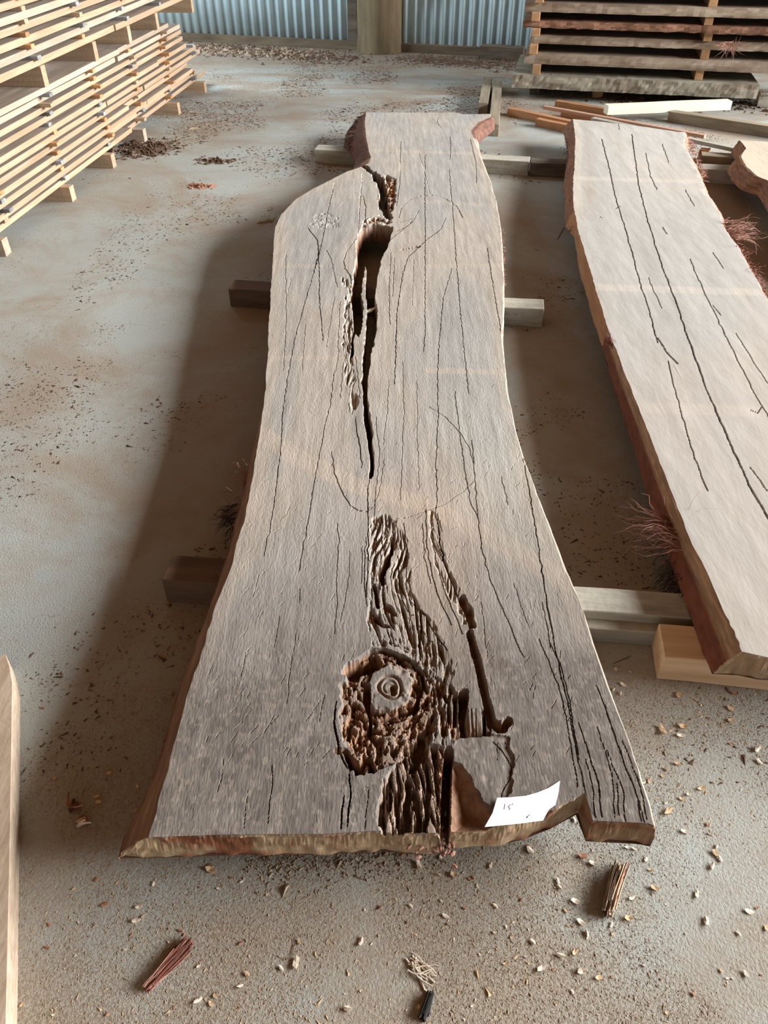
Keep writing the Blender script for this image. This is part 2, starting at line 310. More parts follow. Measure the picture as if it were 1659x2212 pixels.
# ------------------------------------------------------------------ live-edge slab builder
def slab(name, zb, zt, left, right, leftb, rightb, front, back, nr, nc, carve, colour, prof_l, prof_r, m, ydense=True, knot=None, nside=16):
    """left/right: world polylines of the top face edges, leftb/rightb of the bottom edges; front/back: polylines x->y of the ends"""
    fs = front[np.argsort(front[:, 0], kind='stable')]; bs = back[np.argsort(back[:, 0])]
    y0 = front[:, 1].min(); y1 = back[:, 1].max()
    t = np.linspace(0, 1, nr)
    Yt = y0*(y1/y0)**t if ydense else y0+(y1-y0)*t
    def ed(pl):
        q = pl[np.argsort(pl[:, 1])]; return np.interp(Yt, q[:, 1], q[:, 0])
    xl, xr, xlb, xrb = ed(left), ed(right), ed(leftb), ed(rightb)
    jag = (vn(Yt*38, Yt*0+1)-0.5)*0.003+(vn(Yt*9, Yt*0+4)-0.5)*0.005
    jag2 = (vn(Yt*38, Yt*0+8)-0.5)*0.003+(vn(Yt*9, Yt*0+12)-0.5)*0.005
    xl = xl+jag; xr = xr+jag2
    u = np.linspace(0, 1, nc); X = xl[:, None]+(xr-xl)[:, None]*u[None]; Y = np.repeat(Yt[:, None], nc, 1)
    wf = np.clip(1-(Y-y0)/0.16, 0, 1)**1; wb = np.clip(1-(y1-Y)/0.3, 0, 1)
    Y = Y+(np.interp(X, fs[:, 0], fs[:, 1])-y0)*wf+(np.interp(X, bs[:, 0], bs[:, 1])-y1)*wb
    D = carve(X, Y); through = D > (zt-zb)*0.97; D = np.minimum(D, (zt-zb))
    Z = zt-D
    kl = len(prof_l); kr = len(prof_r)
    # side columns, refined into thin fibrous layers
    def fine(pf, n):
        if n < 3 or len(pf) < 2: return pf
        a = np.array([(0, 1.0, 0)]+[tuple(q) for q in pf]); t0 = np.linspace(0, 1, len(a)); t1 = np.linspace(0, 1, n+1)[1:]
        return [(float(np.interp(t, t0, a[:, 0])), float(np.interp(t, t0, a[:, 1])), float(np.interp(t, t0, a[:, 2]))) for t in t1]
    prof_l = fine(prof_l, nside); prof_r = fine(prof_r, max(nside//2, 1)); kl = len(prof_l); kr = len(prof_r)
    CX_, CY_, CZ_, LV = [], [], [], []
    jn = lambda s: (fbm(Yt*30+s, Yt*0+s, 3)-0.5)
    for i, (fo, fz, rg) in enumerate(prof_l[::-1]):     # bottom .. top
        CX_.append(xl+(xlb-xl)*fo+(jn(i*2.2)*rg*0.6+(vn(Yt*14+i*9.3, Yt*0+i*5.1)-0.5)*0.0045*min(1, rg/0.004))); CY_.append(Y[:, 0]); CZ_.append(Z[:, 0]*0+zb+(Z[:, 0]-zb)*fz+jn(i*3.3+50)*rg*0.5*(0 < fz < 1)); LV.append(np.full(nr, 1-fz))
    SX = np.stack(CX_, 1); SY = np.stack(CY_, 1); SZ = np.stack(CZ_, 1); SL = np.stack(LV, 1)
    CX_, CY_, CZ_, LV = [], [], [], []
    for i, (fo, fz, rg) in enumerate(prof_r):           # top .. bottom
        CX_.append(xr+(xrb-xr)*fo+jn(i*9.1+20)*rg); CY_.append(Y[:, -1]); CZ_.append(zb+(Z[:, -1]-zb)*fz); LV.append(np.full(nr, 1-fz))
    RX = np.stack(CX_, 1); RY = np.stack(CY_, 1); RZ = np.stack(CZ_, 1); RL = np.stack(LV, 1)
    AX = np.hstack([SX, X, RX]); AY = np.hstack([SY, Y, RY]); AZ = np.hstack([SZ, Z, RZ]); AL = np.hstack([-SL-1e-3, X*0, RL+1e-3])
    AD = np.hstack([SL*0, D, RL*0])
    # end rows
    fl = [0.0, 0.25, 0.5, 0.75, 0.93]
    def endrows(row, sgn):
        R = []
        for f in fl:
            rg = (vn(AX[row]*55+f*9, AX[row]*0+f*31)-0.5)*0.007+(vn(AX[row]*300+f*9, AX[row]*0+f*51)-0.5)*0.004*(0.3 < f)
            R.append((AX[row], AY[row]+sgn*rg-sgn*(0.002 if f < 0.9 else 0), zb+(AZ[row]-zb)*f, AX[row]*0+5+f, AX[row]*0))
        return R
    Fr = endrows(0, -1); Br = endrows(-1, 1)[::-1]
    st = lambda k, A: np.vstack([np.stack([r[k] for r in Fr]), A, np.stack([r[k] for r in Br])])
    GX, GY, GZ, GL, GD = st(0, AX), st(1, AY), st(2, AZ), st(3, AL), st(4, AD)
    nR, nC = GX.shape; idx = np.arange(nR*nC).reshape(nR, nC)
    F = np.stack([idx[:-1, :-1], idx[:-1, 1:], idx[1:, 1:], idx[1:, :-1]], -1).reshape(-1, 4)
    th = np.zeros((nR, nC), bool); th[len(fl):nR-len(fl), kl:kl+nc] = through
    tf = (th[:-1, :-1] & th[:-1, 1:] & th[1:, 1:] & th[1:, :-1]).reshape(-1)
    F = F[~tf]
    V = np.stack([GX, GY, GZ], -1).reshape(-1, 3)
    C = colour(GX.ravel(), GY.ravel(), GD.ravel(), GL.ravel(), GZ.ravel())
    # underside
    s = 6; ri = np.unique(np.r_[np.arange(0, nr, s), nr-1]); ci = np.unique(np.r_[np.arange(0, nc, s), nc-1])
    nb = len(V); BX = X[np.ix_(ri, ci)].copy(); BY = Y[np.ix_(ri, ci)]; BX[:, 0] = xlb[ri]; BX[:, -1] = xrb[ri]
    BV = np.stack([BX, BY, BX*0+zb], -1).reshape(-1, 3); bi = np.arange(len(BV)).reshape(len(ri), len(ci))+nb
    BF = np.stack([bi[:-1, :-1], bi[1:, :-1], bi[1:, 1:], bi[:-1, 1:]], -1).reshape(-1, 4)
    bt = through[np.ix_(ri, ci)]; bt = (bt[:-1, :-1] | bt[:-1, 1:] | bt[1:, 1:] | bt[1:, :-1]).reshape(-1); BF = BF[~bt]
    V = np.vstack([V, BV]); F = np.vstack([F, BF]); C = np.vstack([C, np.tile([[0.12, 0.07, 0.045]], (len(BV), 1))])
    ox, oy = float(V[:, 0].mean()), float(V[:, 1].mean()); V[:, 0] -= ox; V[:, 1] -= oy; V[:, 2] -= zb
    # the faces of the bark edges, the sawn end and the knot are parts of their own
    nt_ = (nR-1)*(nC-1); rI = np.repeat(np.arange(nR-1), nC-1)[~tf]; cI = np.tile(np.arange(nC-1), nR-1)[~tf]
    part = np.zeros(len(F), int); ne = len(rI)
    lab = np.zeros(ne, int); lab[cI < kl] = 1; lab[cI >= kl+nc-1] = 2; lab[rI < len(fl)] = 3
    if knot is not None:
        fc = (V[F[:ne, 0]]+V[F[:ne, 2]])/2; lab[inside(fc[:, 0]+ox, fc[:, 1]+oy, knot) & (lab == 0)] = 4
    part[:ne] = lab
    def sub(k):
        f = F[part == k]; uq, inv = np.unique(f.ravel(), return_inverse=True); return V[uq], inv.reshape(-1, 4), C[uq]
    v, f, c = sub(0); o = link(name, mesh_np(name, v, f, c), m); o.location = (ox, oy, zb)
    for k, nm in ((1, 'left_bark_edge'), (2, 'right_bark_edge'), (3, 'sawn_end'), (4, 'rotten_knot')):
        if (part == k).any(): v, f, c = sub(k); link(nm, mesh_np(nm, v, f, c), m, o)
    return o

ZB, ZT = 0.075, 0.145
# ---- the big cracked slab in the middle
S1_left = PL([(322, 1812), (335, 1772), (359, 1680), (395, 1535), (435, 1408), (470, 1300), (502, 1215), (527, 1131), (544, 1030), (561, 929), (574, 844), (579, 760), (583, 680), (587, 600), (590, 530), (596, 490), (606, 465), (640, 430), (680, 405), (715, 388), (750, 370), (780, 360), (797, 352), (801, 338), (797, 325), (792, 300), (789, 270), (791, 243)], ZT)
S1_leftb = PL([(268, 1818), (300, 1755), (328, 1698), (347, 1640), (385, 1499), (428, 1388), (460, 1300), (492, 1205), (512, 1120), (538, 1015), (560, 930)], ZB)
S1_leftb = np.vstack([S1_leftb, [[S1_left[10][0]+0.0, S1_left[10][1]]], S1_left[12:19]+[[0.012, 0]], [[S1_left[20][0]+0.01, S1_left[20][1]]], PL([(762, 362), (768, 346), (742, 312), (748, 285), (782, 246)], 0.085)])
S1_right = PL([(1415, 1790), (1396, 1722), (1366, 1632), (1335, 1545), (1305, 1460), (1275, 1372), (1245, 1288), (1215, 1210), (1188, 1140), (1158, 1065), (1134, 1000), (1112, 930), (1098, 860), (1088, 790), (1084, 720), (1087, 640), (1086, 570), (1082, 500), (1072, 440), (1057, 385), (1040, 345), (1026, 308), (1014, 282), (1030, 262), (1056, 250), (1058, 246)], ZT)
S1_rightb = S1_right+np.array([[0.008, 0]])
S1_rightb[-6:] += np.array([[0.01, 0], [0.02, 0], [0.05, 0], [0.07, 0], [0.03, 0], [0.02, 0]])
S1_front = PL([(300, 1812), (330, 1808), (500, 1802), (700, 1801), (820, 1794), (900, 1800), (950, 1797), (968, 1787), (1090, 1780), (1140, 1768), (1200, 1745), (1258, 1714)], ZT)
nx = P(1264, 1712, ZT)[0]
S1_front = np.vstack([S1_front, [[nx, P(1262, 1714, ZT)[1]], [nx+0.003, P(1276, 1772, ZT)[1]]], PL([(1300, 1773), (1400, 1778), (1430, 1790)], ZT)])
S1_back = PL([(780, 243), (900, 243), (985, 243), (1000, 247), (1060, 246)], ZT)

def crack(lst):
    return [(PL(p, ZT), wd_, dp) for p, wd_, dp in lst]
# (pixel path measured on the photograph, full width in mm, depth in mm)
S1_cr = crack([
 ([(723, 395), (706, 465), (700, 500), (686, 560), (662, 640), (637, 730), (622, 810), (612, 880), (605, 980), (596, 1060), (583, 1140), (570, 1200)], 3.2, 14),
 ([(783, 372), (777, 450), (765, 640)], 1.6, 4), ([(660, 700), (652, 800)], 1.2, 3), ([(617, 550), (618, 700), (612, 800)], 1.5, 4),
 ([(722, 800), (714, 870), (700, 930), (690, 980), (678, 1050), (668, 1110), (655, 1180), (645, 1235)], 3.0, 12),
 ([(918, 335), (918, 500), (918, 720), (915, 760)], 2.2, 8), ([(866, 305), (864, 390), (857, 445)], 2.0, 7), ([(893, 560), (890, 660)], 1.0, 2),
 ([(972, 295), (974, 325), (972, 345)], 3.0, 8), ([(970, 365), (977, 440), (985, 560), (995, 680), (1005, 780), (1012, 850)], 2.0, 7),
 ([(1016, 300), (1028, 350), (1030, 395)], 3.0, 8), ([(1052, 535), (1062, 600), (1078, 690), (1088, 760)], 2.2, 8),
 ([(976, 580), (958, 640), (950, 720), (945, 800), (946, 900), (944, 965), (941, 1000), (945, 1080), (940, 1110)], 2.6, 10),
 ([(983, 845), (988, 900), (997, 960), (1006, 1030), (1018, 1090), (1032, 1115), (1040, 1180), (1058, 1250), (1080, 1300), (1105, 1360), (1130, 1420)], 2.8, 9),
 ([(1020, 950), (1026, 1040), (1032, 1110), (1036, 1150)], 2.2, 7), ([(1082, 1030), (1098, 1090)], 2, 5),
 ([(1110, 880), (1125, 960), (1143, 1060), (1160, 1160), (1175, 1260), (1190, 1350), (1207, 1440), (1228, 1530), (1244, 1620), (1262, 1712)], 3.8, 24),
 ([(1190, 1390), (1215, 1450), (1232, 1530), (1250, 1640)], 3.0, 15), ([(1172, 1300), (1190, 1400)], 2, 6),
 ([(1165, 1380), (1205, 1480), (1225, 1560), (1240, 1660), (1246, 1700)], 2.2, 10),
 ([(1250, 1560), (1272, 1630), (1290, 1690), (1302, 1765)], 3.4, 16), ([(1290, 1570), (1318, 1660), (1330, 1765)], 2.0, 8),
 ([(1288, 1480), (1325, 1580), (1348, 1650), (1375, 1720), (1388, 1774)], 3.6, 16), ([(1310, 1620), (1345, 1710), (1352, 1774)], 2.0, 8),
 ([(1345, 1600), (1375, 1680), (1400, 1770)], 2.2, 10), ([(1265, 1640), (1282, 1720), (1288, 1770)], 1.8, 7), ([(1330, 1690), (1340, 1770)], 1.6, 6), ([(1380, 1730), (1394, 1776)], 2, 7), ([(1316, 1480), (1336, 1545)], 2, 6),
 ([(862, 470), (868, 448), (885, 432), (905, 424), (940, 421), (965, 430), (988, 447), (1000, 470)], 4.2, 10),
 ([(865, 480), (895, 470), (905, 455)], 2, 6), ([(963, 470), (952, 495), (925, 515), (903, 535), (880, 558), (870, 590), (862, 640), (857, 680), (855, 760), (852, 830)], 4.6, 18),
 ([(840, 520), (870, 495), (890, 480)], 5, 10), ([(855, 500), (880, 488), (897, 470)], 3.0, 8), ([(845, 545), (840, 620), (842, 700)], 1.8, 5), ([(852, 555), (848, 640)], 1.4, 4),
 ([(905, 330), (930, 420)], 0.9, 2),
 ([(946, 250), (944, 265), (952, 275)], 4, 6), ([(960, 258), (975, 266)], 3, 4),
 ([(665, 492), (672, 502), (686, 520), (688, 550), (682, 565)], 6.0, 16), ([(686, 545), (690, 590), (689, 640), (698, 735)], 4.4, 14),
 ([(683, 560), (678, 590)], 5, 14),
 ([(768, 430), (784, 422), (790, 445), (789, 468), (780, 500), (765, 520), (748, 545), (742, 562), (745, 580), (757, 595), (760, 620)], 4.6, 12),
 ([(760, 425), (740, 440), (728, 455)], 3, 5), ([(705, 540), (715, 560), (722, 590), (728, 620)], 2.6, 5),
 ([(735, 650), (732, 700), (730, 760)], 2.6, 5), ([(722, 640), (705, 750)], 1.4, 3), ([(752, 650), (755, 710), (758, 770)], 3.6, 12), ([(748, 740), (741, 790), (735, 860)], 2.4, 5),
 ([(733, 755), (725, 800)], 3, 5), ([(768, 770), (778, 860)], 2, 5),
 ([(716, 975), (722, 1020), (738, 1060), (757, 1092), (775, 1103), (793, 1105)], 4.0, 9),
 ([(793, 1105), (808, 1092), (820, 1060), (830, 990)], 1.8, 3),
 ([(925, 878), (960, 900), (995, 935), (1013, 965), (1022, 1000)], 2.6, 3), ([(1022, 1040), (1000, 1062), (960, 1090), (880, 1118), (840, 1122)], 1.8, 2),
 ([(768, 900), (772, 935), (778, 970), (782, 1010)], 4.0, 20), ([(752, 870), (755, 890)], 3, 8),
 ([(798, 1035), (795, 1060), (795, 1110), (795, 1200), (792, 1290)], 4.0, 15), ([(812, 900), (820, 980), (812, 1060), (808, 1120)], 2, 4),
 ([(870, 780), (872, 900), (868, 1000), (865, 1080)], 1.4, 3), ([(840, 820), (835, 900), (828, 960)], 1.2, 3), ([(900, 820), (902, 960), (905, 1060)], 1.2, 2.5),
 ([(728, 1130), (732, 1170), (727, 1230), (728, 1300), (722, 1370)], 2.6, 5), ([(755, 1190), (752, 1260), (735, 1340)], 1.8, 3), ([(790, 1160), (786, 1240), (792, 1310)], 3.4, 10), ([(783, 1180), (781, 1260)], 2, 6),
 ([(815, 1130), (812, 1200), (806, 1260)], 3.2, 12), ([(826, 1128), (824, 1190), (820, 1230)], 3.2, 12), ([(836, 1122), (836, 1160)], 3.2, 12), ([(846, 1120), (850, 1165)], 3.6, 14),
 ([(648, 1270), (646, 1300)], 2, 6), ([(605, 1330), (590, 1400)], 1.6, 3), ([(530, 1410), (520, 1460)], 1.4, 2.5),
 ([(590, 1650), (580, 1780)], 2.6, 6), ([(536, 1700), (528, 1790)], 1.4, 3), ([(485, 1640), (470, 1710)], 1.4, 3), ([(700, 1500), (690, 1560)], 1.4, 3), ([(560, 1240), (545, 1290)], 1.3, 2.5), ([(640, 1360), (625, 1450), (620, 1520)], 1.2, 2.5),
 ([(920, 1100), (922, 1180), (935, 1250), (952, 1300), (975, 1350)], 3.2, 10), ([(930, 1110), (938, 1190), (955, 1260), (975, 1310), (1000, 1370)], 3, 10), ([(912, 1130), (918, 1210), (930, 1260)], 2, 6),
 ([(945, 1110), (950, 1170), (962, 1220), (980, 1265), (1000, 1310), (1016, 1360)], 5.0, 26),
 ([(872, 1130), (880, 1200), (876, 1260), (888, 1300)], 3.0, 10), ([(860, 1200), (862, 1250), (868, 1290), (880, 1320)], 4.5, 14), ([(890, 1300), (920, 1330), (935, 1360), (965, 1405)], 4.6, 14), ([(882, 1328), (915, 1326)], 2.4, 8), ([(905, 1350), (930, 1385), (960, 1388)], 2.6, 7),
 ([(755, 1660), (757, 1700), (752, 1785)], 5.0, 16), ([(742, 1720), (738, 1790)], 5, 12), ([(795, 1700), (790, 1790)], 2, 4),
 ([(726, 1515), (722, 1560), (730, 1620), (752, 1660)], 6, 20),
 ([(1065, 1600), (1085, 1620), (1103, 1655), (1100, 1680), (1086, 1710), (1082, 1735)], 4, 10), ([(1090, 1600), (1104, 1640)], 2.5, 6), ([(1075, 1600), (1072, 1640)], 3, 6),
 ([(620, 640), (628, 600)], 1.0, 2), ([(1040, 1300), (1052, 1420)], 1.2, 2.5), ([(1110, 1260), (1140, 1350)], 1.2, 3),
])
# pits and slots that go deep: (path, full width mm, depth mm, roughness mm)
S1_pit = [(PL(p, ZT), a, d, r) for p, a, d, r in [
 ([(768, 350), (790, 362), (812, 378)], 32, 90, 14), ([(812, 378), (824, 395), (828, 420), (830, 450)], 42, 90, 18), ([(830, 450), (842, 470)], 30, 90, 14),

 ([(768, 690), (762, 740), (760, 770)], 8, 60, 5),
 ([(868, 540), (905, 532)], 14, 22, 8),
 ([(846, 1165), (846, 1195), (832, 1225), (822, 1245), (826, 1260)], 11, 36, 8),
 ([(806, 1262), (812, 1290), (818, 1310)], 9, 30, 6), ([(812, 1330), (828, 1352), (836, 1352)], 9, 26, 6), ([(833, 1310), (850, 1325)], 14, 16, 8),
 ([(764, 1448), (780, 1436), (806, 1430)], 34, 48, 14), ([(800, 1405), (830, 1403), (860, 1412), (890, 1430), (914, 1455), (925, 1490)], 8, 34, 7),
 ([(902, 1475), (905, 1500), (888, 1528), (860, 1540), (825, 1552)], 17, 36, 10), ([(793, 1480), (790, 1520), (800, 1555), (790, 1580)], 14, 36, 10),
 ([(848, 1482), (850, 1494)], 15, 18, 5), ([(750, 1590), (765, 1560)], 12, 26, 10),
 ([(748, 1625), (765, 1645), (780, 1662)], 22, 48, 16), ([(800, 1635), (805, 1662)], 14, 46, 14), ([(822, 1600), (800, 1580)], 16, 30, 14),
 ([(1000, 1290), (1012, 1320), (1018, 1352)], 14, 22, 6), ([(1014, 1365), (1030, 1420), (1044, 1480), (1056, 1530), (1062, 1560)], 15, 30, 3),
 ([(945, 1480), (948, 1500)], 9, 24, 5), ([(960, 1500), (968, 1515)], 8, 22, 5), ([(985, 1500), (985, 1560)], 9, 30, 4),
 ([(1003, 1495), (1000, 1575)], 16, 40, 6), ([(1047, 1530), (1050, 1580)], 5, 50, 2),
 ([(1070, 1560), (1085, 1575), (1100, 1560)], 17, 32, 8),
 ([(970, 1620), (966, 1680), (964, 1740), (962, 1798)], 17, 66, 4),
 ([(905, 1580), (910, 1620), (890, 1660)], 16, 40, 14), ([(880, 1680), (880, 1720), (878, 1790)], 12, 42, 10), ([(925, 1650), (925, 1720), (920, 1780)], 9, 30, 8), ([(845, 1700), (842, 1745)], 8, 34, 5), ([(822, 1730), (820, 1780)], 6, 26, 4), ([(900, 1700), (905, 1790)], 9, 38, 8),
]]
RAMP = PL([(985, 1530), (1060, 1530), (1064, 1588), (985, 1592)], ZT); RAMP0 = P(1000, 1536, ZT)[1]; RAMP1 = P(1000, 1588, ZT)[1]
SLOPE = PL([(972, 1640), (1000, 1648), (1018, 1675), (1034, 1712), (1058, 1742), (1078, 1800), (958, 1806), (962, 1700)], ZT)
rq = np.random.RandomState(77); SCR = []
for _ in range(420):
    cy = 0.75+2.6*rq.rand()**1.5; cx = -0.34+0.70*rq.rand(); L_ = 0.006+0.018*rq.rand(); a_ = math.radians(62+10*rq.randn()); SCR.append((np.array([[cx, cy], [cx+L_*math.cos(a_), cy+L_*math.sin(a_)]]), 0.0009+0.0008*rq.rand()))
S1_reg = [(PL(p, ZT), b, a, fx, fy, fe) for p, b, a, fx, fy, fe in [   # polygon, base depth, amplitude, frequencies across/along, feather (mm)
 ([(798, 1118), (835, 1108), (858, 1130), (880, 1160), (888, 1260), (905, 1310), (940, 1350), (968, 1400), (985, 1480), (960, 1500), (900, 1440), (860, 1400), (800, 1398), (793, 1340), (792, 1220)], 1, 13, 190, 22, 9),
 ([(925, 1100), (942, 1105), (968, 1220), (1000, 1290), (1020, 1350), (1000, 1350), (975, 1300), (945, 1240), (930, 1180)], 1, 8, 230, 16, 6),
 ([(800, 1398), (760, 1430), (738, 1480), (728, 1540), (735, 1600), (758, 1662), (800, 1672), (850, 1650), (900, 1640), (935, 1600), (945, 1540), (930, 1480), (890, 1425), (840, 1402)], 7, 26, 120, 60, 8),
 ([(900, 1440), (940, 1455), (985, 1480), (990, 1560), (1040, 1560), (1045, 1590), (985, 1600), (960, 1620), (935, 1600), (930, 1520)], 2, 22, 170, 34, 8),
 ([(850, 1640), (905, 1600), (960, 1610), (955, 1800), (815, 1800), (812, 1750), (820, 1700)], 8, 34, 190, 22, 6),
 ([(668, 470), (700, 455), (735, 470), (735, 492), (700, 498), (672, 490)], 0, 4.5, 60, 40, 12),
 ([(785, 470), (840, 460), (850, 480), (800, 505), (775, 500)], 0, 22, 60, 50, 12),
 ([(830, 375), (856, 385), (856, 440), (840, 470), (828, 430)], 6, 26, 90, 40, 8),
 ([(735, 600), (760, 590), (765, 650), (760, 760), (775, 880), (755, 900), (738, 760), (745, 650)], 0, 10, 150, 16, 10),
]]
KN = PL([(842, 1482)], ZT)[0]; KNOB = PL([(785, 1490), (800, 1450), (840, 1428), (885, 1440), (898, 1475), (885, 1515), (845, 1535), (805, 1535)], ZT)
POCKET = PL([(985, 1596), (1000, 1588), (1045, 1583), (1098, 1590), (1110, 1640), (1104, 1690), (1088, 1800), (968, 1805), (972, 1700), (978, 1630)], ZT)
SLIV = PL([(790, 572), (784, 600), (780, 640), (786, 662), (783, 700), (774, 738), (784, 764), (788, 730), (791, 690), (792, 655), (788, 625), (791, 590)], ZT)
VOID = PL([(784, 489), (806, 484), (829, 486), (848, 491), (840, 521), (836, 535), (824, 556), (817, 584), (812, 612), (809, 640), (814, 675), (812, 710), (806, 734), (801, 765), (796, 800), (792, 850), (795, 885), (802, 920), (806, 980), (801, 1035), (797, 1035), (799, 980), (793, 930), (787, 890), (783, 850), (784, 800), (786, 765), (786, 735), (778, 727), (768, 718), (764, 690), (758, 640), (764, 600), (772, 550), (769, 520), (776, 503)], ZT)
def carve1(X, Y):
    D = (fbm(X*35, Y*12, 3)-0.5)*0.0012
    D = D-sstep(0.55, 0.8, fbm(X*210, Y*120, 2))*0.0012*sstep(1.5, 0.9, Y)
    # swirl the fibres round the knot
    rx = X-KN[0]; ry = Y-KN[1]; r = np.hypot(rx, ry*0.8); th = np.arctan2(ry*0.8, rx)
    w_ = sstep(0.13, 0.05, r)
    for pl, b, a, fx, fy, fe in S1_reg:
        bb = (X > pl[:, 0].min()-0.02) & (X < pl[:, 0].max()+0.02) & (Y > pl[:, 1].min()-0.02) & (Y < pl[:, 1].max()+0.02)
        if not bb.any(): continue
        x, y = X[bb], Y[bb]; s = sdist(x+(fbm(x*60, y*40, 3)-0.5)*0.02, y, pl)
        k = sstep(0, fe/1000, s); bend = (fbm(x*8+3, y*5, 2)-0.5)*0.06
        n1 = fbm((x+bend)*fx, y*fy, 4); n2 = fbm(r[bb]*150+2, th[bb]*7+5, 4); n = n1*(1-w_[bb])+n2*w_[bb]
        n = np.clip((n-0.38)*2.6, 0, 1)**1.3
        D[bb] = np.maximum(D[bb], k*(b+a*n)/1000)
    kb = sstep(0.0, 0.006, sdist(X, Y, KNOB)); D = D*(1-kb)+kb*(0.003+0.012*np.clip(fbm(X*55, Y*45, 3)-0.45, 0, 1)+0.006*np.exp(-((r+0.008*(fbm(X*40, Y*40, 2)-0.5)-0.021)/0.0025)**2)+0.003*np.exp(-((r-0.012)/0.002)**2))
    s = sdist(X+(fbm(X*60, Y*60, 3)-0.5)*0.012, Y, POCKET); px = POCKET[:, 0].min()
    D = np.where(s > 0, 0.002+0.003*fbm(X*50, Y*20, 3), D)
    sr = sdist(X+(fbm(X*90, Y*20, 3)-0.5)*0.012, Y, RAMP); D = np.maximum(D, (sr > 0)*(np.clip((RAMP0-Y)/(RAMP0-RAMP1), 0, 1)**1.2*0.024+0.012*np.clip(fbm(X*260, Y*14, 3)-0.4, 0, 1)))
    so = sdist(X+(fbm(X*50, Y*50, 3)-0.5)*0.014, Y, SLOPE); D = np.maximum(D, np.where(so > 0, 0.004+np.clip(so/0.045, 0, 1)**0.8*0.030+0.002*fbm(X*60, Y*20, 2), 0))
    for pl, dp in SCR:
        y_ = pl[:, 1]; r0 = np.searchsorted(Y[:, 0], y_.min()-0.004); r1 = np.searchsorted(Y[:, 0], y_.max()+0.004); x, y = X[r0:r1], Y[r0:r1]
        if x.size: d, u = dist_poly(x, y, pl); D[r0:r1] = np.maximum(D[r0:r1], dp*np.clip(1.5-d/0.0007, 0, 1))
    for pl, wd_, dp in S1_cr:
        m_ = 0.01; bb = (X > pl[:, 0].min()-m_) & (X < pl[:, 0].max()+m_) & (Y > pl[:, 1].min()-m_) & (Y < pl[:, 1].max()+m_)
        if not bb.any(): continue
        x, y = X[bb], Y[bb]; x = x+(vn(x*10+y*55, y*8)-0.5)*0.004; d, u = dist_poly(x, y, pl)
        hw = max(wd_*0.40/2000, 0.0004)*(0.35+0.65*np.sin(np.pi*np.clip(u, 0.06, 0.94))**0.5)*(0.7+0.6*vn(u*23, u*0+dp))
        hw = np.maximum(hw, 0.0003+0.00018*y)
        D[bb] = np.maximum(D[bb], dp/1000*np.clip(1.6*(1-d/(hw*1.5)), 0, 1))
    sl = sdist(X+(vn(X*100, Y*60)-0.5)*0.006, Y, SLIV)
    sv = sdist(X+(fbm(X*70, Y*22, 3)-0.5)*0.012, Y+(fbm(X*50+5, Y*40, 3)-0.5)*0.02, VOID); sv = np.where(sl > 0, -1, sv); D = np.maximum(D, np.clip((sv+0.003)/0.006, 0, 1)**1.5*0.09)
    for pl, wd_, dp, rg in S1_pit:
        m_ = 0.05; bb = (X > pl[:, 0].min()-m_) & (X < pl[:, 0].max()+m_) & (Y > pl[:, 1].min()-m_) & (Y < pl[:, 1].max()+m_)
        x, y = X[bb], Y[bb]; jx = (fbm(x*70+wd_, y*28, 3)-0.5)*rg/500; jy = (fbm(x*40+9, y*40+wd_, 3)-0.5)*rg/500
        d, u = dist_poly(x+jx, y+jy*0.6, pl); hw = wd_/2000
        q = dp/1000*np.clip((hw*1.12-d)/(hw*0.45 if dp < 70 else 0.006), 0, 1); q = q*(1 if dp > 80 else (0.75+0.5*fbm(x*130, y*60, 3)))
        if dp > 70: q = np.where(sl[bb] > 0, 0.006, q)
        D[bb] = np.maximum(D[bb], q)
    return D
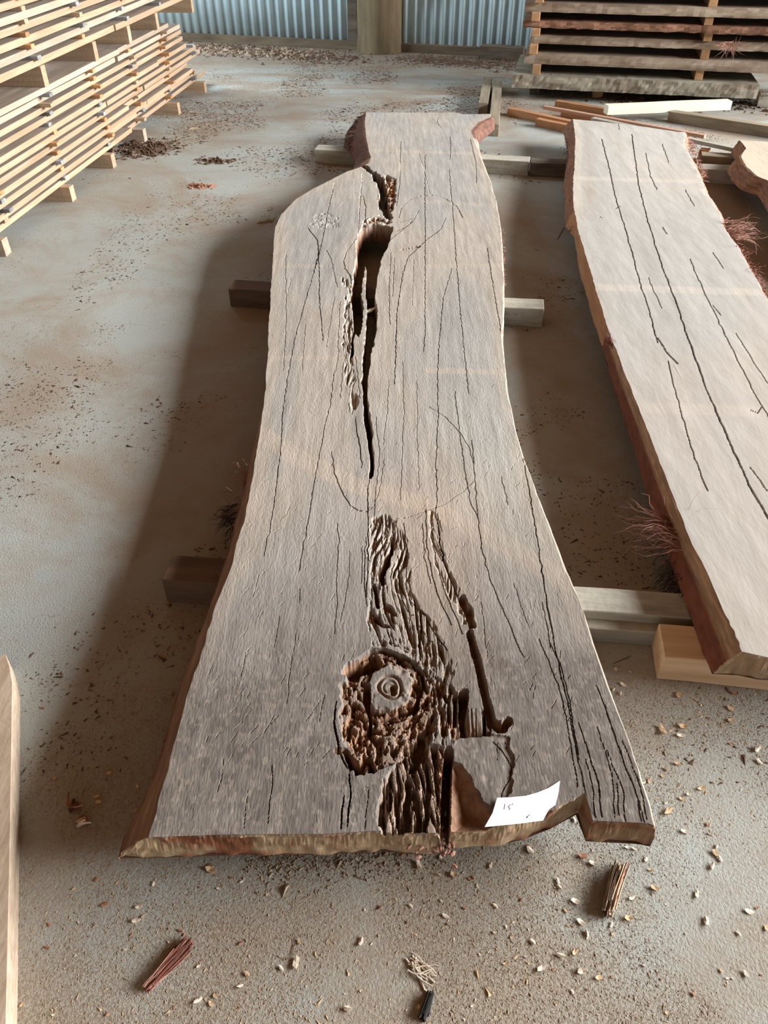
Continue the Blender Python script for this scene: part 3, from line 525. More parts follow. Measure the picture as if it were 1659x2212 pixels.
def colour1(x, y, d, lv, z):
    g = fbm(x*26, y*1.6, 5); g2 = fbm(x*90, y*4, 3)
    A = np.array([0.375, 0.345, 0.31]); G = np.array([0.325, 0.318, 0.308]); S = np.array([0.45, 0.395, 0.335]); K = np.array([0.135, 0.12, 0.108])
    t = sstep(0.35, 0.62, fbm(x*4+2, y*1.3+7, 4))[:, None]
    C = A*(1-t)+G*t; C = C*(0.88+0.26*g[:, None]); C = C*(0.93+0.14*g2[:, None])
    # paler margins of sapwood
    ql = S1_left[np.argsort(S1_left[:, 1])]; qr = S1_right[np.argsort(S1_right[:, 1])]
    el = x-np.interp(y, ql[:, 1], ql[:, 0]); er = np.interp(y, qr[:, 1], qr[:, 0])-x
    e = np.maximum(sstep(0.05, 0.012, el+0.02*(g-0.5)), sstep(0.045, 0.02, er))[:, None]*0.6
    C = C*(1-e)+S*0.92*e
    # grey weathered sheets and the pale stripes where stickers lay
    bands = [([(560, 935), (640, 985), (760, 1045), (900, 1085), (1040, 1150), (1220, 1255)], 30, 0.75), ([(575, 775), (700, 772), (780, 775)], 15, 0.5), ([(930, 800), (1095, 805)], 17, 0.75),
             ([(590, 575), (690, 575)], 20, 0.4), ([(930, 575), (1090, 572)], 20, 0.5), ([(800, 325), (1040, 332)], 24, 0.5), ([(920, 435), (1075, 445)], 24, 0.35)]
    for p, wmm, k in bands:
        dd, _ = dist_poly(x, y, PL(p, ZT)); f = (sstep(wmm/1000*1.25, wmm/1000*0.75, dd+0.006*(g2-0.5)))[:, None]*k
        C = C*(1-f)+S*0.98*f
    # grey-blue tint near the middle
    c0 = PL([(1040, 950)], ZT)[0]; f = (np.exp(-(((x-c0[0])/0.13)**2+((y-c0[1])/0.45)**2))*0.5)[:, None]; C = C*(1-f)+np.array([0.375, 0.39, 0.37])*f
    # dirt stain over the front third, darker towards the right corner
    st = sstep(1.55, 0.85, y+0.35*(fbm(x*6, y*5+3, 4)-0.5)+0.12*np.abs(x+0.05))*0.90
    st2 = sstep(1.05, 0.78, y+0.2*(fbm(x*7+9, y*5, 4)-0.5))*sstep(0.12, 0.34, x)*0.55
    f = np.clip(st+st2, 0, 0.93)[:, None]*(0.75+0.5*fbm(x*55, y*40, 3)[:, None]); f = np.clip(f, 0, 1); C = C*(1-f)+K*f
    sp = (sstep(0.60, 0.72, fbm(x*120, y*95, 2))*sstep(1.25, 0.9, y)*0.4)[:, None]; C = C*(1-sp)+np.array([0.30, 0.26, 0.225])*sp
    tt = np.exp(-(((x-P(920, 1100, ZT)[0])/0.12)**2+((y-1.33)/0.32)**2))[:, None]*0.35; C = C*(1-tt)+np.array([0.47, 0.34, 0.24])*tt
    # broken red-brown wood inside cracks and rot; the stepped-down pocket keeps the weathered face
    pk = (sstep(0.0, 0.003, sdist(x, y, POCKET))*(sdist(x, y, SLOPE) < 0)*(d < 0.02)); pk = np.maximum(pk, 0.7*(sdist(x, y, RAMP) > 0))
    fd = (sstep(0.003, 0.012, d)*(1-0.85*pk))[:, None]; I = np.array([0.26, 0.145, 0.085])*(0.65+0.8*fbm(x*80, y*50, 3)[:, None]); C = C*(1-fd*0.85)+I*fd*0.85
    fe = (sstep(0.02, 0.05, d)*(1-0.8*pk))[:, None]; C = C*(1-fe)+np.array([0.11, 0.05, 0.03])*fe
    # weathered grey fibres at the front of the rot
    gr = (sstep(0.86, 0.74, y)*sstep(0.02, 0.0, np.abs(x-0.03)-0.05)*fd[:, 0]*0.75)[:, None]; C = C*(1-gr)+np.array([0.25, 0.205, 0.175])*(0.5+0.9*fbm(x*200, y*20, 3)[:, None])*gr
    # rusty wood beside the far crack
    r0 = P(850, 410, ZT); f = (np.exp(-(((x-r0[0])/0.02)**2+((y-r0[1])/0.14)**2)))[:, None]*sstep(0.002, 0.008, d)[:, None]*0.8; C = C*(1-f)+np.array([0.45, 0.2, 0.07])*f
    # sides
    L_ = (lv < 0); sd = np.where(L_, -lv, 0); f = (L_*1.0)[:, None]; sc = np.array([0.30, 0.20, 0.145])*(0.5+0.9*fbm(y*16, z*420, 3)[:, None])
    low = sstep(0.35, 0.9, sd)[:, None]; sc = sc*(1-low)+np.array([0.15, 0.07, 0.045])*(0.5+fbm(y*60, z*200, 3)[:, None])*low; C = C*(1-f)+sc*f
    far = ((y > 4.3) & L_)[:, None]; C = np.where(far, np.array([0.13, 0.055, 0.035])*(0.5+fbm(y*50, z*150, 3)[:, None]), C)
    Rr = (lv > 0) & (lv < 2); f = (Rr*1.0)[:, None]; C = C*(1-f)+np.array([0.40, 0.325, 0.26])*(0.6+0.6*fbm(y*40, z*200, 3)[:, None])*f
    tr = (y > 4.7) & (er < 0.004); C = np.where((tr & Rr)[:, None], np.array([0.16, 0.08, 0.06])*(0.3+1.4*fbm(y*70, z*250, 3)[:, None]), C)
    # sawn front end: red brown with patches of pale sawdust
    E = (lv >= 5); dustp = sstep(0.38, 0.50, fbm(x*16+4, z*40+y*20, 5)); dustp = np.maximum(dustp, sstep(0.02, 0.09, x+0.13)*sstep(0.22, 0.12, x)*0.9)
    ec = (np.array([0.23, 0.095, 0.05])*(0.6+0.8*fbm(x*60, z*150, 3)[:, None]))*(1-dustp[:, None])+np.array([0.43, 0.32, 0.205])*(0.60+0.6*fbm(x*260, z*300, 2)[:, None])*dustp[:, None]
    dk = ((x > 0.335)*0.5)[:, None]; ec = ec*(1-dk)+np.array([0.22, 0.115, 0.055])*dk*(0.5+fbm(x*200, z*260, 2)[:, None])
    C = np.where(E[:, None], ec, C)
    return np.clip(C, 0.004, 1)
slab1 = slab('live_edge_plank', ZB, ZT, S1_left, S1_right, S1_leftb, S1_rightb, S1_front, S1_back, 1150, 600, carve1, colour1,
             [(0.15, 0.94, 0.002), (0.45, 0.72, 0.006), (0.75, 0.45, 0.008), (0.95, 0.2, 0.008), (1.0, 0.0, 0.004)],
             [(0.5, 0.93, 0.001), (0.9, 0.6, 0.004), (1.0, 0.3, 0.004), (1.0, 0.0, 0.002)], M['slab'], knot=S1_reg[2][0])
tag(slab1, 'long cracked live-edge timber slab in the middle with a rotten knot and end notch', 'timber slab')

# ---- the pale slab on the right
S2_left = PL([(1605, 1412), (1590, 1375), (1556, 1300), (1518, 1220), (1480, 1135), (1440, 1040), (1400, 935), (1362, 835), (1328, 748), (1300, 665), (1280, 600), (1262, 545), (1250, 498), (1240, 450), (1237, 400), (1241, 350), (1243, 300), (1238, 258)], ZT)
S2_leftb = PL([(1527, 1428), (1505, 1370), (1490, 1330), (1450, 1220), (1402, 1080), (1367, 960), (1332, 860), (1300, 750), (1275, 670), (1252, 585), (1240, 512), (1222, 490), (1217, 400), (1226, 330), (1218, 290)], ZB)
rr = PL([(1480, 286), (1478, 315), (1495, 345), (1512, 380), (1522, 410), (1552, 455), (1562, 490), (1592, 530), (1622, 585), (1659, 650)], ZT)
S2_right = np.vstack([rr, [[1.37, 2.2], [1.42, 1.7], [1.46, 1.3], [1.48, 0.95]]])
S2_rightb = S2_right+np.array([[0.03, 0]]); S2_front = np.array([[0.60, 1.004], P(1605, 1408, ZT)[:2], P(1659, 1420, ZT)[:2], [1.55, 0.93]])
S2_back = PL([(1225, 256), (1300, 263), (1400, 275), (1500, 290)], ZT)
S2_cr = [(PL(p, ZT), a, d) for p, a, d in [
 ([(1365, 290), (1380, 400), (1400, 480), (1425, 560), (1455, 640), (1490, 740), (1530, 850), (1565, 930), (1610, 1030), (1659, 1120)], 5.0, 16),
 ([(1300, 300), (1318, 370), (1328, 420), (1343, 470), (1365, 545), (1385, 620), (1408, 690), (1420, 740)], 3.8, 12), ([(1420, 730), (1440, 760), (1463, 785)], 6, 12),
 ([(1443, 780), (1460, 850), (1480, 920), (1500, 990), (1530, 1060)], 2.4, 6), ([(1395, 330), (1405, 380), (1420, 410)], 2.4, 6), ([(1430, 310), (1445, 350)], 2, 5), ([(1480, 410), (1500, 445)], 3, 6),
 ([(1490, 560), (1530, 650), (1580, 750), (1620, 830), (1659, 900)], 2.6, 7), ([(1590, 720), (1659, 830)], 1.6, 4), ([(1335, 265), (1338, 280)], 3, 4), ([(1540, 545), (1562, 580)], 2.6, 5), ([(1400, 600), (1428, 665)], 1.6, 3),
 ([(1430, 490), (1440, 505)], 6, 5), ([(1294, 468), (1300, 470)], 8, 5), ([(1340, 445), (1330, 450)], 4, 5), ([(1618, 885), (1635, 892), (1644, 880)], 2, 3), ([(1620, 1010), (1659, 1060)], 2, 4), ([(1540, 660), (1555, 680)], 4, 4)]]
def carve2(X, Y):
    D = (fbm(X*25, Y*9, 3)-0.5)*0.0012
    D = D+sstep(0.05, 0.0, np.abs(X-1.35+0.1*Y)-0.0)*0
    for pl, wd_, dp in S2_cr:
        m_ = 0.01; bb = (X > pl[:, 0].min()-m_) & (X < pl[:, 0].max()+m_) & (Y > pl[:, 1].min()-m_) & (Y < pl[:, 1].max()+m_)
        if not bb.any(): continue
        x, y = X[bb], Y[bb]; x = x+(vn(x*10+y*35, y*8)-0.5)*0.005; d, u = dist_poly(x, y, pl)
        hw = np.maximum(wd_*0.62/2000*(0.7+0.6*vn(u*23, u*0+dp)), 0.0008+0.0002*y)
        D[bb] = np.maximum(D[bb], dp/1000*np.clip(1.6*(1-d/(hw*1.5)), 0, 1))
    return D
def colour2(x, y, d, lv, z):
    qg = S2_left[np.argsort(S2_left[:, 1])]; xg = x-np.interp(y, qg[:, 1], qg[:, 0]); g = fbm(xg*22, y*1.3, 5); A = np.array([0.385, 0.365, 0.335]); G = np.array([0.36, 0.355, 0.34])
    t = sstep(0.38, 0.62, fbm(x*3+5, y*1.1, 4))[:, None]; C = (A*(1-t)+G*t)*(0.88+0.24*g[:, None])
    ql = S2_left[np.argsort(S2_left[:, 1])]; el = x-np.interp(y, ql[:, 1], ql[:, 0]); qr = S2_right[np.argsort(S2_right[:, 1])]; er = np.interp(y, qr[:, 1], qr[:, 0])-x
    f = (sstep(0.045, 0.03, el)*sstep(3.2, 3.6, y)*0.5)[:, None]; C = C*(1-f)+np.array([0.46, 0.41, 0.35])*f
    f = (np.exp(-((el-0.075)/0.03)**2)*sstep(3.2, 3.8, y)*0.4)[:, None]; C = C*(1-f)+np.array([0.31, 0.26, 0.22])*f
    for p, k in (([(1240, 385), (1500, 392)], 0.4), ([(1290, 620), (1659, 632)], 0.4), ([(1390, 880), (1659, 890)], 0.25)):
        dd, _ = dist_poly(x, y, PL(p, ZT)); f = sstep(0.035, 0.022, dd)[:, None]*k; C = C*(1-f)+np.array([0.50, 0.455, 0.40])*f
    f = (sstep(0.03, 0.0, er)*sstep(3.4, 3.7, y)*0.6)[:, None]; C = C*(1-f)+np.array([0.48, 0.44, 0.40])*(0.5+fbm(x*60, y*30, 3)[:, None])*f
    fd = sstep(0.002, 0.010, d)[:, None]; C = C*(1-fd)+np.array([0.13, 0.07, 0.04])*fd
    L_ = (lv < 0); sd = np.where(L_, -lv, 0)
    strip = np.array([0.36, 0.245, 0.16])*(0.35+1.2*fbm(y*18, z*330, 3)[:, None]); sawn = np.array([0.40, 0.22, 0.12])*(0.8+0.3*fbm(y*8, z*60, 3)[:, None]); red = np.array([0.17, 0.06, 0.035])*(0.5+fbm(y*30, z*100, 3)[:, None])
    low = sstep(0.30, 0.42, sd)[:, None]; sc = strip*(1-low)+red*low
    mid = ((y > 2.38) & (y < 3.52))[:, None]; sc = np.where(mid, sawn, sc)
    far = (y >= 3.52)[:, None]; bk = np.array([0.24, 0.12, 0.075])*(0.35+1.2*fbm(y*40, z*160, 4)[:, None]); sc = np.where(far, bk, sc)
    C = np.where(L_[:, None], sc, C)
    Rr = (lv > 0) & (lv < 2); C = np.where(Rr[:, None], np.array([0.30, 0.16, 0.11])*(0.5+fbm(y*40, z*200, 3)[:, None]), C)
    E = (lv >= 5); ec = np.array([0.34, 0.24, 0.15])*(0.4+1.1*fbm(x*120, z*160, 3)[:, None]); C = np.where(E[:, None], ec, C)
    return np.clip(C, 0.004, 1)
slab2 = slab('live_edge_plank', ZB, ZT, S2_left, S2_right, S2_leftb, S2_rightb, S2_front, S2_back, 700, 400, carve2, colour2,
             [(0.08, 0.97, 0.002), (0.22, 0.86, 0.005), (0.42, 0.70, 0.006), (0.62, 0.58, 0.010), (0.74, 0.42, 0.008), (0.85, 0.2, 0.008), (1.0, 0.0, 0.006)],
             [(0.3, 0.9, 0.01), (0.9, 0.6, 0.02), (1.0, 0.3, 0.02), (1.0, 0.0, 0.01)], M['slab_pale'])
tag(slab2, 'pale live-edge timber slab at the right with long straight drying cracks', 'timber slab')

# ---- the third slab, only its left edge is in the picture
S3_left = PL([(1600, 305), (1612, 320), (1600, 338), (1612, 360), (1635, 380), (1659, 390)], ZT)
S3_left = np.vstack([S3_left, [[1.80, 3.5], [1.86, 2.9], [1.84, 2.4]]])
S3_leftb = S3_left+np.array([[-0.03, 0]]); S3_leftb[2:5] -= np.array([[0.025, 0.0]])
S3_right = np.array([[2.45, 4.7], [2.4, 3.5], [2.45, 2.4]])
S3_front = np.array([[1.7, 2.4], [2.6, 2.35]]); S3_back = np.array([P(1600, 303, ZT)[:2], [2.6, 4.5]])
def colour3(x, y, d, lv, z):
    C = np.array([0.42, 0.37, 0.30])*(0.85+0.3*fbm(x*18, y*1.5, 4)[:, None]); L_ = lv < 0
    sc = np.array([0.24, 0.13, 0.08])*(0.3+1.3*fbm(y*30, z*220, 3)[:, None]); return np.where((np.abs(lv) > 0)[:, None], sc, C)
slab3 = slab('live_edge_plank', ZB, ZT, S3_left, S3_right, S3_leftb, S3_right+0.02, S3_front, S3_back, 120, 60, lambda X, Y: (fbm(X*30, Y*12, 3)-0.5)*0.001, colour3,
             [(0.2, 0.95, 0.004), (0.6, 0.6, 0.015), (0.8, 0.3, 0.015), (1.0, 0.0, 0.01)], [(1.0, 0.0, 0.0)], M['slab_pale'], ydense=False)
tag(slab3, 'pale slab with orange bark edge cut off by the right edge of the photo', 'timber slab')

# ------------------------------------------------------------------ fibres of torn bark (parts of their slab)
def tuft(name, parent, root, direction, n, length, spread, m, r=0.0008, droop=0.5, rootspread=0.02, seed=1, path=None):
    rg = random.Random(seed); V = []; F = []
    d0 = Vector(direction).normalized()
    for i in range(n):
        p = Vector(root)+Vector((rg.gauss(0, rootspread*0.3), rg.gauss(0, rootspread), rg.gauss(0, rootspread*0.25)))
        if path is not None: t_ = rg.random(); p = Vector(path[0])*(1-t_)+Vector(path[1])*t_+Vector((rg.gauss(0, 0.002), 0, rg.gauss(0, 0.008)))
        d = (d0+Vector((rg.gauss(0, spread), rg.gauss(0, spread), rg.gauss(0, spread*0.6)))).normalized(); L = length*rg.uniform(0.35, 1.0); k = 5; rr_ = r*rg.uniform(0.6, 1.7)
        for j in range(k+1):
            q = p+d*(L*j/k)+Vector((0, 0, -droop*L*(j/k)**2)); q.z = max(q.z, 0.002); s = rr_*(1-0.8*j/k)
            e1 = d.cross(Vector((0, 0, 1))).normalized(); e2 = d.cross(e1)
            b = len(V)
            for a in range(3): V.append(tuple(q+e1*s*math.cos(a*2.094)+e2*s*math.sin(a*2.094)))
            if j: F += [(b-3+a, b-3+(a+1) % 3, b+(a+1) % 3, b+a) for a in range(3)]
            d = (d+Vector((rg.gauss(0, 0.12), rg.gauss(0, 0.12), rg.gauss(0, 0.08)))).normalized()
    V = np.array(V); V = V-np.array(parent.location)
    o = link(name, mesh_np(name, V, F), m, parent); o['kind'] = 'stuff'; return o
def PT(x, y, z): q = P(x, y, z); return (q[0], q[1], q[2])
def PP(a, b, z): return (PT(*a, z), PT(*b, z))
tuft('bark_fibres', slab2, PT(1470, 1160, 0.115), (-1, 0.10, 0.15), 60, 0.15, 0.22, M['fibre'], r=0.0013, droop=0.25, rootspread=0.022, seed=3)
tuft('bark_fibres', slab2, PT(1445, 1130, 0.115), (-1, 0.55, 0.2), 20, 0.14, 0.12, M['fibre'], r=0.0012, droop=0.3, rootspread=0.008, seed=4)
tuft('bark_fibres', slab2, PT(1470, 1150, 0.12), (0.25, 1, 0.0), 40, 0.12, 0.12, M['fibre'], r=0.0010, droop=0.0, rootspread=0.012, seed=5)
tuft('bark_fibres', slab2, PT(1470, 1230, 0.08), (-0.6, -0.25, -0.7), 130, 0.075, 0.35, M['bark_dk'], r=0.0011, droop=0.4, rootspread=0.035, seed=6)
tuft('bark_fibres', slab2, PT(1320, 742, 0.135), (-0.3, 0.5, 0.6), 90, 0.035, 0.5, M['bark'], r=0.0010, droop=0.1, rootspread=0.012, seed=7)
tuft('bark_fibres', slab2, PT(1560, 1340, 0.10), (-0.4, 0.6, 0.2), 30, 0.05, 0.3, M['fibre'], r=0.0008, droop=0.1, rootspread=0.05, seed=8, path=PP((1520, 1250), (1580, 1385), 0.10))
tuft('bark_fibres', slab2, PT(1575, 498, 0.13), (1, 0.1, 0.15), 90, 0.15, 0.25, M['fibre'], r=0.0016, droop=0.1, rootspread=0.04, seed=9)
tuft('bark_fibres', slab2, PT(1620, 590, 0.12), (1, 0.2, 0.2), 130, 0.06, 0.5, M['bark'], r=0.0014, droop=0.2, rootspread=0.12, seed=10, path=PP((1590, 530), (1655, 645), 0.13))
tuft('bark_fibres', slab2, PT(1497, 310, 0.12), (1, 0.0, 0.3), 120, 0.05, 0.6, M['fibre'], r=0.0016, droop=0.2, rootspread=0.09, seed=12, path=PP((1484, 300), (1520, 390), 0.12))
tuft('bark_fibres', slab2, PT(1230, 470, 0.10), (-0.6, 0.1, -0.3), 160, 0.03, 0.6, M['bark'], r=0.0012, droop=0.2, rootspread=0.25, seed=13, path=PP((1226, 300), (1236, 500), 0.10))
tuft('bark_fibres', slab1, PT(540, 1045, 0.10), (-0.6, 0.55, 0.35), 45, 0.07, 0.3, M['fibre'], r=0.0011, droop=0.1, rootspread=0.02, seed=14)
tuft('bark_fibres', slab1, PT(530, 1090, 0.10), (-1, -0.05, 0.1), 45, 0.06, 0.35, M['fibre'], r=0.0009, droop=0.3, rootspread=0.025, seed=15)
tuft('bark_fibres', slab1, PT(505, 1110, 0.075), (-1, -0.1, -0.3), 120, 0.055, 0.4, M['bark_dk'], r=0.0011, droop=0.2, rootspread=0.03, seed=16)
tuft('bark_fibres', slab1, PT(757, 295, 0.11), (-1, 0.2, -0.1), 160, 0.07, 0.5, M['bark_dk'], r=0.002, droop=0.3, rootspread=0.14, seed=17, path=PP((782, 255), (752, 320), 0.11))
tuft('bark_fibres', slab1, PT(1094, 545, 0.125), (1, 0.0, 0.2), 80, 0.018, 0.6, M['fibre'], r=0.0010, droop=0.1, rootspread=0.16, seed=18, path=PP((1086, 500), (1088, 620), 0.12))
tuft('bark_fibres', slab1, PT(572, 855, 0.12), (-1, 0.0, 0.2), 10, 0.02, 0.6, M['fibre'], r=0.0006, droop=0.1, rootspread=0.05, seed=19, path=PP((573, 870), (568, 840), 0.12))
tuft('bark_fibres', slab1, PT(450, 1380, 0.10), (-0.12, 1, 0.05), 130, 0.05, 0.06, M['fibre'], r=0.0006, droop=0.05, rootspread=0.22, seed=20, path=PP((330, 1700), (510, 1150), 0.10))
def splinter(px, L, ang, parent, m, z=0.135, wd_=0.006):
    q = P(*px, z); bm = bmesh.new(); d = Vector((math.cos(ang), math.sin(ang), 0.08)); e = Vector((-d.y, d.x, 0))
    a = Vector(q); vs_ = [a-e*wd_*0.3, a+e*wd_*0.3, a+d*L*0.5+e*wd_, a+d*L, a+d*L*0.4-e*wd_]; vs2 = [v-Vector((0, 0, 0.004)) for v in vs_]
    t_ = [bm.verts.new(v-Vector(parent.location)) for v in vs_]; b_ = [bm.verts.new(v-Vector(parent.location)) for v in vs2]
    bm.faces.new(t_); bm.faces.new(b_[::-1])
    for i in range(5): bm.faces.new((t_[i], b_[i], b_[(i+1) % 5], t_[(i+1) % 5]))
    me = bpy.data.meshes.new('splinter'); bmesh.ops.recalc_face_normals(bm, faces=bm.faces); bm.to_mesh(me); bm.free(); return link('splinter', me, m, parent)
o = splinter((789, 675), 0.055, 0.75, slab1, M['chip_w'], 0.13, 0.008); o['label'] = 'white splinter across the crack'
splinter((766, 905), 0.03, 1.0, slab1, M['chip_w'], 0.142, 0.004)

# rot crumbs lodged inside the knot hole
def crumbs(parent, px, n, rad, z, size, m, seed):
    rg = random.Random(seed); q = P(*px, ZT); bm = bmesh.new()
    for i in range(n):
        x = q[0]+rg.gauss(0, rad); y = q[1]+rg.gauss(0, rad*0.8); s = size*rg.uniform(0.4, 1.2)
        mt = Matrix.Translation((x-parent.location.x, y-parent.location.y, z-parent.location.z+rg.uniform(-0.004, 0.006))) @ Matrix.Rotation(rg.uniform(0, 6), 4, 'Z') @ Matrix.Rotation(rg.uniform(0, 3), 4, 'X') @ Matrix.Diagonal((s*rg.uniform(0.8, 2.2), s, s*0.7, 1))
        bmesh.ops.create_icosphere(bm, subdivisions=1, radius=1.0, matrix=mt)
    me = bpy.data.meshes.new('rot_crumbs'); bm.to_mesh(me); bm.free(); o = link('rot_crumbs', me, m, parent); o['kind'] = 'stuff'
crumbs(slab1, (845, 1560), 90, 0.022, 0.118, 0.0035, M['fibre'], 1)
crumbs(slab1, (790, 1610), 70, 0.02, 0.112, 0.004, M['chip_r'], 2)
crumbs(slab1, (900, 1650), 60, 0.022, 0.116, 0.0035, M['litter'], 3)
crumbs(slab1, (940, 1780), 60, 0.02, 0.095, 0.0035, M['fibre'], 4)

# the label paper
def paper():
    pts = [(1047, 1786), (1064, 1756), (1074, 1723), (1100, 1722), (1135, 1719), (1160, 1712), (1185, 1702), (1210, 1686), (1206, 1715), (1200, 1738), (1186, 1748), (1178, 1762), (1173, 1772), (1120, 1779)]
    W = [P(x, y, ZT+0.002) for x, y in pts]; bm = bmesh.new(); vs_ = []
    c = np.mean(W, 0)
    for q in W:
        over = q[1] < P(1100, 1779, ZT)[1]+0.0
        vs_.append(bm.verts.new((q[0]-c[0], q[1]-c[1], 0.001)))
    f = bm.faces.new(vs_); r = bmesh.ops.extrude_face_region(bm, geom=[f])
    bmesh.ops.translate(bm, verts=[v for v in r['geom'] if isinstance(v, bmesh.types.BMVert)], vec=(0, 0, 0.0006))
    bmesh.ops.recalc_face_normals(bm, faces=bm.faces)
    me = bpy.data.meshes.new('paper_note'); bm.to_mesh(me); bm.free(); o = link('paper_note', me, M['paper']); o.location = (c[0], c[1], ZT)
    tag(o, 'torn white paper note lying on the front edge of the cracked slab', 'paper')
    for a, b in (((1091, 1736), (1089, 1748)), ((1103, 1737), (1098, 1742)), ((1098, 1742), (1102, 1746)), ((1102, 1746), (1099, 1749)), ((1137, 1765), (1145, 1759)), ((1108, 1735), (1106, 1738)), ((1140, 1763), (1138, 1767))):
        p, q = P(*a, ZT+0.0026), P(*b, ZT+0.0026); d = (q-p)[:2]; d = d/np.linalg.norm(d); n = np.array([-d[1], d[0]])*0.0005; V = [(e[0]-c[0], e[1]-c[1], 0.0018) for e in (p[:2]-n, p[:2]+n, q[:2]+n, q[:2]-n)]
        link('pencil_stroke', mesh_np('pencil_stroke', V, [(0, 3, 2, 1)]), M['ink'], o)
paper()

# ------------------------------------------------------------------ bearers under the slabs
def bearer(px0, px1, W, Hh, m, label, z0=0.0, cat='timber bearer', group=None, name='timber_bearer', z1=None):
    o = beam(name, P(*px0, z0), P(*px1, z0 if z1 is None else z1), W, Hh, z0, m, jit=0.0015, seg=6, z1=z1); tag(o, label, cat, group); return o
BH = 0.0735
bearer((680, 352), (1140, 380), 0.10, BH, M['grey_l'], 'pale grey bearer under the far part of the cracked slab')
bearer((1143, 381), (1245, 386), 0.09, BH, M['dark_t'], 'dark grey bearer between the cracked slab and the far end of the pale slab')
bearer((1300, 386), (1640, 402), 0.10, BH, M['grey_l'], 'grey bearer joining the pale slab and the slab at the right edge')
bearer((1510, 360), (1640, 370), 0.09, 0.06, M['greyb'], 'brown timber offcut lying behind the grey bearer by the right edge')
bearer((498, 663), (820, 684), 0.09, BH, M['brown_t'], 'brown bearer sticking out left under the middle of the cracked slab')
bearer((880, 690), (1170, 708), 0.085, BH, M['grey_l'], 'short whitish bearer sticking out right under the middle of the cracked slab')
bearer((361, 1299), (900, 1340), 0.085, BH, M['brown_t'], 'dark brown bearer sticking out left under the front part of the cracked slab')
o = beam('timber_bearer', P(1000, 1366), P(1640, 1412), 0.10, 0.045, 0, M['grey_l'], jit=0.001, seg=4)
o2 = beam('rebate_strip', P(1000, 1352, 0.046), P(1640, 1398, 0.046), 0.075, BH-0.0455, 0.045, M['grey_l'], jit=0.001, seg=4)
o2.parent = o; o2.matrix_parent_inverse = Matrix(); o2.location = (0, 0.012, 0.0455); o2.rotation_euler = (0, 0, 0)
tag(o, 'light grey stepped bearer between the cracked slab and the pale slab', 'timber bearer')
bearer((1418, 1466), (1720, 1500), 0.095, 0.0735, M['end_t'], 'blond timber block under the front end of the pale slab')
for (a, b, lb) in (((1032, 246), (1043, 188), 'left one of two parallel grey rails behind the far end of the cracked slab'), ((1054, 294), (1064, 196), 'right one of two parallel grey rails behind the far end of the cracked slab')):
    A, B = P(*a), P(*b); o = beam('timber_rail', A, B, 0.065, 0.07, 0, M['greyb'], side=-0.5); tag(o, lb, 'timber rail')

# ------------------------------------------------------------------ loose lengths by the right stack
def loose(p0, p1, W, Hh, m, label, z0=0.0, z1=None):
    return bearer(p0, p1, W, Hh, m, label, z0=z0, cat='loose timber', name='loose_timber', z1=z1)
loose((1095, 249), (1330, 302), 0.05, 0.045, M['orange'], 'orange timber length lying nearest the rails, left of the loose pile')
loose((1155, 273), (1246, 292), 0.05, 0.045, M['orange'], 'short orange timber touching the far left corner of the pale slab')
loose((1197, 233), (1262, 243), 0.05, 0.045, M['orange'], 'orange block at the top left of the loose pile')
loose((1226, 240), (1318, 255), 0.045, 0.05, M['orange'], 'orange timber with pale top ending behind the cream timber')
loose((1172, 236), (1520, 300), 0.035, 0.02, M['pinky'], 'long thin pinkish length in the loose pile', z0=0.047)
loose((1210, 252), (1470, 300), 0.04, 0.03, M['orange'], 'long orange batten under the thin grey strip')
loose((1275, 262), (1608, 334), 0.045, 0.02, M['grey_l'], 'thin grey strip running behind the pale slab to the right', z0=0.05, z1=0.075)
loose((1311, 249), (1578, 238), 0.07, 0.055, M['white_t'], 'bright cream squared timber on top of the loose pile', z0=0.05)
loose((1440, 264), (1700, 304), 0.07, 0.065, M['greyb'], 'greyish brown squared timber at the right of the loose pile')
loose((1505, 346), (1525, 349), 0.05, 0.06, M['orange'], 'small orange block beside the far right corner of the pale slab')

